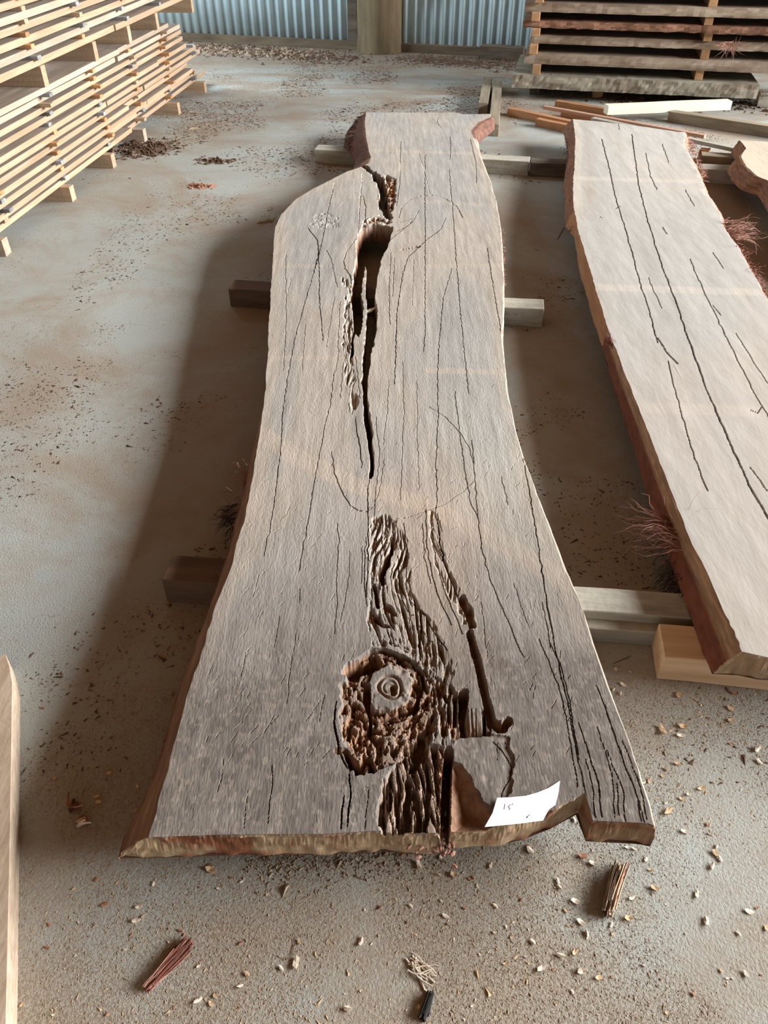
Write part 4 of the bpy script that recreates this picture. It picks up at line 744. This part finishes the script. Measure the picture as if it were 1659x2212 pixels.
# ------------------------------------------------------------------ right stack of thick slabs
RA = P(1103, 214); RB = P(1640, 240); RD = (RB-RA)[:2]/np.linalg.norm((RB-RA)[:2]); RN = np.array([-RD[1], RD[0]])
def rs(px, py):  return on_plane(px, py, RA, RB)
def stack_slab(s0, s1, z0, th, set_, dep, m, label, seed, rag=0.006, wane=0.0):
    rg = np.random.RandomState(seed); n = 70; S = np.linspace(s0, s1, n); V = []
    face = set_+(fbm(S*6+seed, S*0+seed, 4)-0.5)*rag*4
    prof = [(0.5, 0), (0.0, 0.0), (-0.002, 0.25), (0.0, 0.5), (0.001+wane*0.5, 0.75), (wane, 1.0), (0.5, 1.0)]
    for i, s in enumerate(S):
        for j, (o_, f) in enumerate(prof):
            back = j in (0, 6); r = 0 if back else (vn(np.array([s*40+seed]), np.array([j*1.7]))[0]-0.5)*rag*2
            off = dep if back else face[i]+o_+r; zz = th*f+(0 if back or 0 < f < 1 else (vn(np.array([s*22+seed*3]), np.array([f*5.0]))[0]-0.5)*rag*(1.2 if f == 0 else 0.6))
            p = RA[:2]+RD*s+RN*off; V.append((p[0], p[1], max(zz, 0.0)))
    k = len(prof); F = []
    for i in range(n-1):
        for j in range(k): F.append((i*k+j, (i+1)*k+j, (i+1)*k+(j+1) % k, i*k+(j+1) % k))
    me = bpy.data.meshes.new('stacked_plank'); c = RA[:2]+RD*(s0+s1)/2+RN*dep/2
    FF = F+[tuple(range(k))[::-1], tuple((n-1)*k+j for j in range(k))]
    # rotate into local axes so that local X runs along the board
    ang = math.atan2(RD[1], RD[0]); R = np.array([[math.cos(ang), math.sin(ang)], [-math.sin(ang), math.cos(ang)]])
    V = [(*(R@(np.array(v[:2])-c)), v[2]) for v in V]
    me.from_pydata(V, [], FF); me.update(); o = link('stacked_plank', me, m); o.location = (c[0], c[1], z0); o.rotation_euler = (0, 0, ang)
    bm = bmesh.new(); bm.from_mesh(me); bmesh.ops.recalc_face_normals(bm, faces=bm.faces); bm.to_mesh(me); bm.free()
    tag(o, label, 'timber slab'); return o
zk = [0.074, 0.220, 0.342, 0.440, 0.533, 0.640, 0.75]
zth = [0.084, 0.064, 0.050, 0.043, 0.056, 0.056]
lx = [1103, 1127, 1147, 1124, 1128, 1135, 1135]
info = [('hard_grey', 'bottom slab of the right stack, greyish with knots and a split left end'), ('hard', 'second slab up in the right stack, grey-brown with a dark crack line'), ('hard', 'third slab up in the right stack, grey left half and torn reddish right half'),
        ('hard_red', 'fourth slab up in the right stack, reddish bark edge with pale torn patches'), ('hard', 'fifth slab up in the right stack, plain brown edge'), ('hard', 'sixth slab up in the right stack, cut off by the top of the photo')]
for i, (mn, lb) in enumerate(info):
    s0, _ = rs(lx[i], 210-36*i); set_ = [-0.0, 0.06, 0.09, 0.06, 0.07, 0.09][i]
    s1 = 1.68 if i == 0 else 2.6
    stack_slab(s0, s1, zk[i], zth[i], set_, 0.75, M[mn], lb, i*5+2, rag=[0.007, 0.004, 0.005, 0.008, 0.004, 0.004][i], wane=[0.01, 0.03, 0.03, 0.01, 0.0, 0.0][i])
for i in range(4):  # unseen slabs added on top to keep side light off the wall
    stack_slab(0.2, 2.6, 0.77+i*0.105, 0.056, 0.08, 0.75, M['hard'], '%s added light-blocking slab above the part of the right stack that the photo shows' % ORD[i], 91+i)
# right half of the third slab shows torn red bark; a part with its own look
def rs_tufts():
    for (px, py, n, L, m, sd) in ((1575, 100, 70, 0.12, 'fibre', 31), (1190, 175, 60, 0.08, 'bark_dk', 32), (1640, 205, 60, 0.06, 'litter', 33)):
        s, z = rs(px, py); p = RA[:2]+RD*s+RN*0.06
        par = [o for o in COL.objects if o.name.startswith('stacked_plank')]; par = par[0] if py > 160 else par[2]
        rg = random.Random(sd); V = []; F = []
        for i in range(n):
            a = Vector((p[0]+rg.gauss(0, 0.03), p[1]-0.02, z+rg.gauss(0, 0.012))); d = Vector((rg.gauss(0, 1), -0.35, rg.gauss(-0.25, 0.35))).normalized(); l = L*rg.uniform(0.3, 1); e = d.cross(Vector((0, 1, 0))).normalized()*0.0018
            k = len(V); V += [tuple(a+e), tuple(a-e), tuple(a+d*l)]; F += [(k, k+1, k+2)]
        R = par.matrix_basis.inverted(); V = [tuple(R@Vector(v)) for v in V]
        link('torn_bark', mesh_np('torn_bark', V, F), M[m], par)
rs_tufts()
# square spacers between the layers; (gap index, pixel x)
names_col = ['left', 'middle', 'right']
for g in range(5):
    for ci, px in enumerate([[1154, 1147, 1152, 1152, 1160][g], [1508, 1519, 1525, 1527, 1536][g]]):
        top = zk[g]+zth[g]; s, _ = rs(px, 190-36*g); h = zk[g+1]-top
        p = RA[:2]+RD*s+RN*[0.03, 0.085][ci]
        d = np.array([p[0], p[1]]); q = d+RN*0.6
        o = beam('square_spacer', d, q, 0.055, h, top, M['spacer'], side=0.0); 
        tag(o, '%s square spacer in the %s gap from the floor of the right stack' % (('left end', 'middle')[ci], ['first', 'second', 'third', 'fourth', 'fifth'][g]), 'spacer', 'square spacers between the stacked slabs')
for px, lb in ((1290, 'short orange-ended bearer block under the right stack'), ):
    A = P(px, 211); o = beam('bearer_block', A[:2], A[:2]+RN*0.5, 0.075, 0.073, 0, M['spacer'], side=0.0); tag(o, lb, 'timber bearer')
for px in (1150, 1600):
    A = P(px, 222)[:2]+RN*0.25; o = beam('bearer_block', A, A+RN*0.4, 0.075, 0.073, 0, M['dark_t'], side=0.0); tag(o, 'dark bearer block deep under the %s end of the right stack' % ('left' if px < 1300 else 'right'), 'timber bearer')
s, z = rs(1645, 200); A = RA[:2]+RD*1.72+RN*0.12; o = beam('green_board', A, A+RD*0.8, 0.05, 0.09, 0.0, M['grey_l']); tag(o, 'grey-green timber end beyond the bottom slab of the right stack', 'timber')
A = RA[:2]+RD*0.15+RN*0.05; o = beam('green_board', A, A+RD*2.4, 0.5, 0.02, 0.745, M['green']); tag(o, 'dark green board lying across the top of the right stack', 'board')
for px in (1160, 1540, 1650):
    s, _ = rs(px, 5); p = RA[:2]+RD*s+RN*0.09; o = beam('square_spacer', p, p+RN*0.5, 0.055, 0.049, 0.696, M['spacer'], side=0.0); tag(o, 'spacer above the sixth slab of the right stack, %s' % {1160: 'at its left end', 1540: 'near its middle', 1650: 'at the right edge of the photo'}[px], 'spacer', 'square spacers between the stacked slabs')
# dark low beam on the floor behind the right stack's left end
A = P(1035, 128)[:2]; o = beam('dark_beam', A, P(1128, 133)[:2], 0.12, 0.10, 0.0, M['dark_t'], jit=0.006, seg=6); tag(o, 'dark beam lying at the foot of the wall behind the right stack', 'beam')

# ------------------------------------------------------------------ left stack of thin boards
LA = P(0, 553)[:2]; LB = P(437, 200)[:2]; LD = (LB-LA)/np.linalg.norm(LB-LA); LN = np.array([-LD[1], LD[0]])
LANG = math.atan2(LD[1], LD[0])
def lbox(name, s0, s1, off, W, z0, h, m, jit=0.0, seg=1, bev=0.0015):
    L = s1-s0; c = LA+LD*(s0+s1)/2+LN*(off+W/2); o = link(name, box_mesh(name, L, W, h, jit, seg, bev=bev), m); o.location = (c[0], c[1], z0); o.rotation_euler = (0, 0, LANG); return o
def lcross(name, s, off, L, wid, z0, h, m):
    c = LA+LD*s+LN*(off+L/2); o = link(name, box_mesh(name, L, wid, h, 0.0008, 2, bev=0.001), m); o.location = (c[0], c[1], z0); o.rotation_euler = (0, 0, LANG+math.pi/2); return o
rl = random.Random(5)
cols = [0.14, 0.76, 1.36, 1.93, 2.52, 3.08]; colname = ['nearest', 'second', 'third', 'fourth', 'fifth', 'farthest']
fl_pos = [0.02, 0.735, 1.30, 1.83, 2.50, 3.15]
for i, s in enumerate(fl_pos):
    o = lcross('floor_bearer', s, -0.035+rl.uniform(-0.01, 0.01), 0.5, 0.05, 0, 0.0715, M['pine'] if i % 3 else M['pine_cool']); tag(o, 'pale bearer on the floor under the left stack, the %s from the camera' % colname[i], 'timber bearer', 'floor bearers under the left board stack')
def pack(z0, pitch, th, n, which, s_end, mid):
    for k in range(n):
        z = z0+k*pitch; e1 = rl.choice([1.45, 1.75, 2.05, 2.35]) if k not in (0,) else 1.75; e2 = min(s_end(k)+rl.uniform(-0.25, 0.12), 3.55)
        if k == 0 and which == 'lower': e2 = 3.42
        o1, o2 = rl.uniform(0.0, 0.04), rl.uniform(0.0, 0.05)
        mt = M['pine'] if (which, k) not in (('lower', 9), ('lower', 10), ('upper', 1), ('upper', 4)) else M['pine_cool']
        bb_ = []
        a = lbox('sawn_board', -0.75, e1, o1, 0.26, z, th, mt, 0.0012, 8); bb_.append(a); tag(a, 'near board in the %s layer of the left stack\'s %s pack' % (ORD[k], which), 'board', 'sawn boards in the left stack')
        a = lbox('sawn_board', e1+0.012, e2, o2, 0.26, z, th, mt, 0.0012, 6); bb_.append(a); tag(a, 'far board in the %s layer of the left stack\'s %s pack' % (ORD[k], which), 'board', 'sawn boards in the left stack')
        for q in bb_: two_tone(q.data, M['board_face'])
        if k < n-1:
            for ci, s in enumerate(cols):
                if s > e2-0.03: continue
                s_ = s+rl.uniform(-0.035, 0.035); r = rl.random()
                mm_ = M['stick_grey'] if r < 0.35 else (M['stick_tan'] if r < 0.8 else M['pine'])
                o = lcross('sticker', s_, -rl.uniform(-0.012, 0.02), 0.26, 0.036, z+th, pitch-th, mm_)
                tag(o, 'sticker in the %s gap up, %s column, of the left stack\'s %s pack' % (ORD[k] if k else 'lowest', colname[ci], which), 'sticker', 'stickers between the stacked boards')
pack(0.0715, 0.0415, 0.025, 11, 'lower', lambda k: 3.35-0.045*k, None)
mids = [0.20, 0.80, 1.42, 1.93, 2.42, 3.12]
for i, s in enumerate(mids):
    o = lcross('pack_bearer', s, -0.004 if i < 5 else -0.02, 0.5, 0.045, 0.0715+0.415+0.025, 0.088, M['pine']); tag(o, 'tall pale bearer between the two packs of the left stack, the %s from the camera' % colname[i], 'timber bearer', 'bearers between the packs')
pack(0.0715+0.415+0.025+0.088, 0.0475, 0.029, 8, 'upper', lambda k: 3.2, None)

# leaning/lying pale plank at the left edge
A = P(25, 1470, 0.05); B = P(12, 2300, 0.05); C_ = P(10, 1415, 0.05)
def edge_plank():
    z = 0.055; out = [P(11, 1412, z), P(20, 1440, z), P(26, 1475, z), P(22, 1760, z), P(12, 2212, z), P(8, 2450, z)]
    out = [(q[0], q[1]) for q in out]; inner = [(x-0.09, y) for x, y in out[::-1]]; inner[-1] = (out[0][0]-0.02, out[0][1]-0.02)
    poly = out+inner; c = (out[3][0]-0.04, out[3][1]); bm = bmesh.new()
    f = bm.faces.new([bm.verts.new((x-c[0], y-c[1], 0)) for x, y in poly]); r = bmesh.ops.extrude_face_region(bm, geom=[f])
    bmesh.ops.translate(bm, verts=[v for v in r['geom'] if isinstance(v, bmesh.types.BMVert)], vec=(0, 0, z)); bmesh.ops.recalc_face_normals(bm, faces=bm.faces)
    me = bpy.data.meshes.new('edge_plank'); bm.to_mesh(me); bm.free(); o = link('edge_plank', me, mat('edge_plank_timber', (0.46, 0.37, 0.29), color2=(0.33, 0.25, 0.18), scale=(90, 6, 90), bump=0.3)); o.location = (c[0], c[1], 0)
    tag(o, 'pale plank with a pointed end lying along the left edge of the photo', 'plank')
edge_plank()

# ------------------------------------------------------------------ debris on the floor
def chip_mesh(name, seed, L=1.0):
    rg = random.Random(seed); n = rg.randint(5, 8); bm = bmesh.new(); t_, b_ = [], []
    for i in range(n):
        a = 2*math.pi*i/n; r = rg.uniform(0.55, 1.0); x = r*math.cos(a)*L; y = r*math.sin(a)*0.65; z = 0.25*rg.uniform(0.2, 1)+0.35*(x*x)
        t_.append(bm.verts.new((x, y, z+0.22))); b_.append(bm.verts.new((x*0.92, y*0.9, z*0.8-0.02)))
    ct = bm.verts.new((0.1, 0, 0.30+rg.uniform(0, 0.3))); cb = bm.verts.new((0, 0, 0.02))
    for i in range(n):
        j = (i+1) % n; bm.faces.new((t_[i], t_[j], ct)); bm.faces.new((b_[j], b_[i], cb)); bm.faces.new((t_[i], b_[i], b_[j], t_[j]))
    bmesh.ops.recalc_face_normals(bm, faces=bm.faces)
    zmin = min(v.co.z for v in bm.verts)
    for v in bm.verts: v.co.z -= zmin
    me = bpy.data.meshes.new(name); bm.to_mesh(me); bm.free(); return me
CH = {}
for mi, mn in enumerate(('chip_y', 'chip_w', 'chip_r')):
    for k in range(4):
        me = chip_mesh('wood_chip', 100+mi*10+k); me.materials.append(M[mn]); CH[(mn, k)] = me
GRP = {'chip_y': ('yellowish wood chip scattered on the near concrete floor', 'yellowish wood chips'), 'chip_w': ('pale whitish wood chip scattered on the near concrete floor', 'whitish wood chips'), 'chip_r': ('reddish brown wood chip scattered on the near concrete floor', 'reddish wood chips')}
rc = random.Random(21)
def chip(px, py, size_px, mn, label=None):
    q = P(px, py); dep = math.hypot(math.hypot(q[0], q[1]), CAM_H); s = size_px/FPX*dep*0.5
    o = bpy.data.objects.new('wood_chip', CH[(mn, rc.randrange(4))]); COL.objects.link(o); o.location = (q[0], q[1], 0.0)
    o.scale = (s, s*rc.uniform(0.7, 1.1), s*rc.uniform(0.6, 1.0)); o.rotation_euler = (0, 0, rc.uniform(0, 6.28))
    lb, gp = GRP[mn]; tag(o, label or lb, 'wood chip', gp); return o
known = [(1430, 1578, 26, 'chip_y'), (1475, 1570, 20, 'chip_y'), (1470, 1590, 20, 'chip_w'), (1465, 1503, 20, 'chip_y'), (1585, 1498, 15, 'chip_r'), (1578, 1532, 18, 'chip_y'), (1578, 1558, 16, 'chip_y'), (1635, 1620, 20, 'chip_w'), (1640, 1647, 16, 'chip_w'),
 (1463, 1650, 16, 'chip_y'), (1402, 1687, 15, 'chip_y'), (1430, 1677, 12, 'chip_y'), (1515, 1704, 20, 'chip_y'), (1472, 1727, 14, 'chip_y'), (1438, 1735, 14, 'chip_w'), (1443, 1752, 26, 'chip_y'), (1478, 1797, 18, 'chip_w'), (1545, 1845, 24, 'chip_y'), (1556, 1858, 16, 'chip_w'), (1538, 1872, 18, 'chip_w'), (1547, 1829, 14, 'chip_w'),
 (1280, 1866, 20, 'chip_w'), (1145, 1838, 20, 'chip_w'), (1140, 1828, 12, 'chip_r'), (1257, 1850, 24, 'chip_r'), (1205, 1905, 18, 'chip_w'), (1207, 1917, 20, 'chip_w'), (1243, 1948, 20, 'chip_w'), (1413, 1919, 22, 'chip_y'), (1221, 1968, 12, 'chip_y'), (1255, 1993, 20, 'chip_w'), (1268, 2018, 20, 'chip_w'), (1320, 1998, 14, 'chip_w'),
 (1150, 2035, 18, 'chip_w'), (1210, 2065, 24, 'chip_w'), (1170, 2092, 26, 'chip_w'), (1256, 2098, 22, 'chip_w'), (1293, 2113, 18, 'chip_y'), (1242, 2058, 18, 'chip_y'), (1505, 1932, 18, 'chip_w'), (1525, 1990, 20, 'chip_w'), (1618, 1970, 18, 'chip_w'), (1594, 2017, 12, 'chip_w'), (1610, 2105, 16, 'chip_w'), (1655, 2005, 16, 'chip_y'), (1358, 1985, 20, 'chip_y'), (1365, 1940, 16, 'chip_w'),
 (1395, 1856, 14, 'chip_w'), (1355, 1832, 14, 'chip_w'), (1370, 1835, 14, 'chip_w'), (1240, 1772, 14, 'chip_w'), (1125, 1945, 10, 'chip_r'), (952, 1947, 12, 'chip_w'), (963, 1980, 18, 'chip_w'), (1003, 1962, 12, 'chip_r'), (888, 1958, 16, 'chip_w'), (820, 1962, 14, 'chip_r'), (780, 2034, 20, 'chip_w'), (640, 2080, 26, 'chip_w'), (608, 2093, 16, 'chip_w'), (750, 2180, 24, 'chip_w'), (1070, 1958, 16, 'chip_w'), (1092, 2082, 14, 'chip_y'), (1105, 2025, 10, 'chip_y'), (1036, 2063, 8, 'chip_w'), (905, 1870, 24, 'chip_w'), (980, 1890, 20, 'chip_y'), (1060, 1870, 16, 'chip_w'), (455, 1880, 24, 'chip_y'), (452, 1870, 12, 'chip_r'), (300, 1960, 16, 'chip_w'), (293, 1990, 24, 'chip_w'), (270, 2052, 12, 'chip_w'), (103, 2047, 14, 'chip_r'), (28, 2015, 14, 'chip_w'), (210, 1900, 14, 'chip_r'), (225, 1955, 18, 'chip_r'), (162, 1738, 20, 'chip_r'), (213, 1733, 18, 'chip_y'), (208, 1722, 14, 'chip_y'), (298, 1700, 12, 'chip_w'), (292, 1752, 14, 'chip_y'), (235, 1670, 14, 'chip_y'), (118, 1682, 12, 'chip_y'), (373, 1500, 14, 'chip_r'), (93, 1530, 12, 'chip_r'), (163, 1608, 8, 'chip_r'), (30, 1468, 10, 'chip_y'), (945, 1812, 22, 'chip_w'), (925, 1835, 14, 'chip_w'), (870, 1845, 20, 'chip_r'), (955, 1850, 16, 'chip_w'), (1015, 1900, 10, 'chip_r'), (430, 2160, 24, 'chip_w'), (465, 2150, 16, 'chip_y'), (520, 2130, 18, 'chip_w'), (535, 2105, 14, 'chip_y'), (455, 2170, 16, 'chip_y'), (1412, 1400, 10, 'chip_r'), (1330, 1447, 12, 'chip_w'), (1345, 1480, 16, 'chip_w'), (1362, 1452, 10, 'chip_w'), (1325, 1490, 14, 'chip_w'), (1340, 1500, 14, 'chip_w')]
for k in known: chip(*k)
hints = 0
while hints < 120:
    px = rc.uniform(1000, 1655) if rc.random() < 0.62 else rc.uniform(30, 1100); py = rc.uniform(1500, 2205) if px > 1350 else rc.uniform(1880, 2205)
    chip(px, py, rc.choice([5, 6, 7, 8, 10, 12]), rc.choice(['chip_w', 'chip_y', 'chip_w', 'chip_r'])); hints += 1

def fibre_bundle(name, p0, p1, rad, n, ms, label, cat, seed, curl=0.15, taper=1.0, thin=1.0):
    rg = random.Random(seed); A = P(*p0); B = P(*p1); d = Vector(B-A); L = d.length; d.normalize(); e = Vector((-d.y, d.x, 0)); V = []; F = []; MI = []
    for i in range(n):
        o1 = rg.gauss(0, rad*0.55); h = abs(rg.gauss(0, rad*0.5)); s0 = rg.uniform(0, 0.25)*L; s1 = L*rg.uniform(0.7, 1.0); r = rad*rg.uniform(0.10, 0.26)*thin; k = 6
        for j in range(k+1):
            t = j/k; p = d*(s0+(s1-s0)*t)+e*(o1*(0.5+taper*t)+curl*rad*math.sin(t*3+i))+Vector((0, 0, r+h)); b = len(V)
            for a in range(4): V.append(tuple(p+e*r*math.cos(a*1.57)+Vector((0, 0, 1))*r*math.sin(a*1.57)))
            if j:
                for a in range(4): F.append((b-4+a, b-4+(a+1) % 4, b+(a+1) % 4, b+a)); MI.append(i % len(ms))
    me = mesh_np(name, V, F); o = link(name, me, ms); me.polygons.foreach_set('material_index', np.array(MI, np.int32)); o.location = (A[0], A[1], 0); tag(o, label, cat); return o
fibre_bundle('bark_strip', (315, 2142), (415, 2032), 0.010, 130, [M['bark'], M['fibre']], 'reddish stringy strip of bark on the floor at the lower left', 'bark', 41, taper=0.5, thin=0.5)
fibre_bundle('bark_strip', (1308, 1984), (1340, 1870), 0.015, 210, [M['chip_y'], M['greyb'], M['litter'], M['fibre'], M['greyb']], 'splintery brown piece of bark on the floor at the lower right', 'bark', 42, curl=0.1, taper=0.15, thin=0.42)
fibre_bundle('bark_strip', (912, 2208), (932, 2142), 0.008, 26, [M['black']], 'small charred black stick with pale rootlets at the bottom of the photo', 'bark', 43, taper=0.0)
fibre_bundle('fine_roots', (935, 2140), (880, 2050), 0.006, 7, [M['chip_w']], 'tangle of fine pale rootlets above the black stick', 'roots', 44, curl=1.5, taper=1.0)
fibre_bundle('fine_roots', (880, 2085), (950, 2105), 0.005, 9, [M['chip_w']], 'curled pale rootlets just above the black stick', 'roots', 45, curl=2.0)
fibre_bundle('twig', (627, 2078), (640, 2010), 0.0012, 3, [M['bark_dk']], 'thin dark twig on the floor left of the rootlets', 'twig', 46)
fibre_bundle('twig', (1320, 1436), (1370, 1415), 0.0015, 4, [M['bark_dk']], 'thin dark twig on the floor left of the blond block', 'twig', 47)
fibre_bundle('splinter', (555, 484), (596, 476), 0.006, 8, [M['chip_y']], 'pale splinter on the floor left of the far part of the cracked slab', 'splinter', 48)
fibre_bundle('bark_piece', (165, 1785), (190, 1768), 0.012, 14, [M['fibre'], M['chip_w']], 'curled greyish bark flake left of the cracked slab front corner', 'bark', 49)
fibre_bundle('bark_piece', (150, 1755), (172, 1735), 0.014, 12, [M['chip_r'], M['litter']], 'curled brown leaf behind the greyish bark flake', 'leaf', 50)
fibre_bundle('twig', (1202, 520), (1218, 490), 0.002, 3, [M['bark_dk']], 'thin dark twig leaning by the far left side of the pale slab', 'twig', 51)

# sawdust and crumbs nobody could count
def scatter(name, n, sampler, size, m, label, cat, seed, flat=0.5):
    rs_ = np.random.RandomState(seed); pts = sampler(rs_, n); k = len(pts); s = size*np.exp(rs_.randn(k)*0.45)*0.8
    a = rs_.rand(k)*6.283; el = 1+rs_.rand(k)*2.0
    base = np.array([[1, 0, 0], [-0.5, 0.6, 0], [-0.5, -0.6, 0], [0, 0, 1.0]])
    V = np.zeros((k, 4, 3))
    for i in range(4):
        x = base[i, 0]*el*s; y = base[i, 1]*s; V[:, i, 0] = pts[:, 0]+x*np.cos(a)-y*np.sin(a); V[:, i, 1] = pts[:, 1]+x*np.sin(a)+y*np.cos(a); V[:, i, 2] = base[i, 2]*s*flat+0.0001+(0.4*s*rs_.rand(k) if i == 1 else 0)
    F = np.array([[0, 1, 3], [1, 2, 3], [2, 0, 3]])[None]+np.arange(k)[:, None, None]*4
    o = link(name, mesh_np(name, V.reshape(-1, 3), F.reshape(-1, 3)), m); tag(o, label, cat, kind='stuff')
def smp(box, thr, fx, seed, power=1.0):
    def f(rs_, n):
        x = rs_.uniform(box[0], box[2], n*4); y = box[1]+(box[3]-box[1])*rs_.rand(n*4)**power; v = fbm(x*fx+seed, y*fx+seed*2, 4); p = sstep(thr, thr+0.14, v); k = rs_.rand(n*4) < p
        return np.stack([x, y], 1)[k][:n]
    return f
scatter('sawdust', 110000, smp((-0.75, 0.22, 0.95, 1.05), 0.36, 3.0, 3), 0.00085, M['dust'], 'brown sawdust strewn over the near concrete floor', 'sawdust', 1)
scatter('sawdust', 9000, smp((-0.75, 0.22, 1.0, 1.3), 0.40, 4.0, 8), 0.0013, M['chip_y'], 'pale sawdust flecks strewn over the near concrete floor', 'sawdust', 2)
scatter('dark_grit', 9000, smp((-1.3, 0.8, 1.3, 4.2), 0.50, 2.6, 5), 0.0026, M['litter'], 'dark grit on the concrete around and between the slabs', 'debris', 3)
scatter('floor_litter', 16000, smp((-1.8, 4.3, 2.2, 7.7), 0.50, 1.7, 9, 0.75), 0.0038, M['litter'], 'dark bark litter on the far floor towards the back wall', 'debris', 4)
scatter('floor_litter', 12000, smp((-1.8, 4.3, 2.2, 7.7), 0.46, 2.1, 19, 0.7), 0.0035, M['dust'], 'brown bark crumbs on the far floor towards the back wall', 'debris', 5)
def blob(px, py, r, asp=0.6):
    q = P(px, py)
    return lambda rs_, n: np.stack([q[0]+rs_.randn(n)*r, q[1]+rs_.randn(n)*r*asp], 1)
scatter('bark_crumbs', 900, blob(310, 322, 0.09, 0.9), 0.008, M['litter'], 'heap of dark bark crumbs beside the left stack', 'debris', 6, 1.0)
scatter('bark_crumbs', 160, blob(465, 348, 0.05), 0.008, M['litter'], 'small heap of dark crumbs right of the bigger heap by the left stack', 'debris', 7, 1.0)
scatter('bark_crumbs', 110, blob(432, 402, 0.03), 0.007, M['chip_r'], 'small reddish crumb heap on the open floor left of the slab', 'debris', 8, 1.0)
def rowblob(p, q, r):
    A, B = P(*p), P(*q)
    return lambda rs_, n: (lambda t: np.stack([A[0]+(B[0]-A[0])*t+rs_.randn(n)*r, A[1]+(B[1]-A[1])*t+rs_.randn(n)*r*1.2], 1))(rs_.rand(n)**1.3)
scatter('bark_crumbs', 2200, rowblob((420, 102), (760, 128), 0.12), 0.008, M['litter'], 'bark litter piled along the foot of the wall left of the pole', 'debris', 9, 1.2)
scatter('bark_crumbs', 900, rowblob((430, 106), (700, 122), 0.10), 0.009, M['dust'], 'paler bark pieces in the litter along the foot of the wall', 'debris', 10, 1.2)
scatter('bark_crumbs', 1200, rowblob((880, 128), (1120, 142), 0.10), 0.007, M['litter'], 'bark litter along the foot of the wall right of the pole', 'debris', 11, 1.0)
scatter('bark_crumbs', 900, rowblob((1300, 206), (1640, 230), 0.10), 0.008, M['litter'], 'bark litter under the front of the right stack', 'debris', 12, 1.0)
scatter('end_dust', 1500, rowblob((560, 1850), (960, 1845), 0.02), 0.0016, M['dust'], 'sawdust fallen below the front end of the cracked slab', 'sawdust', 13, 1.0)
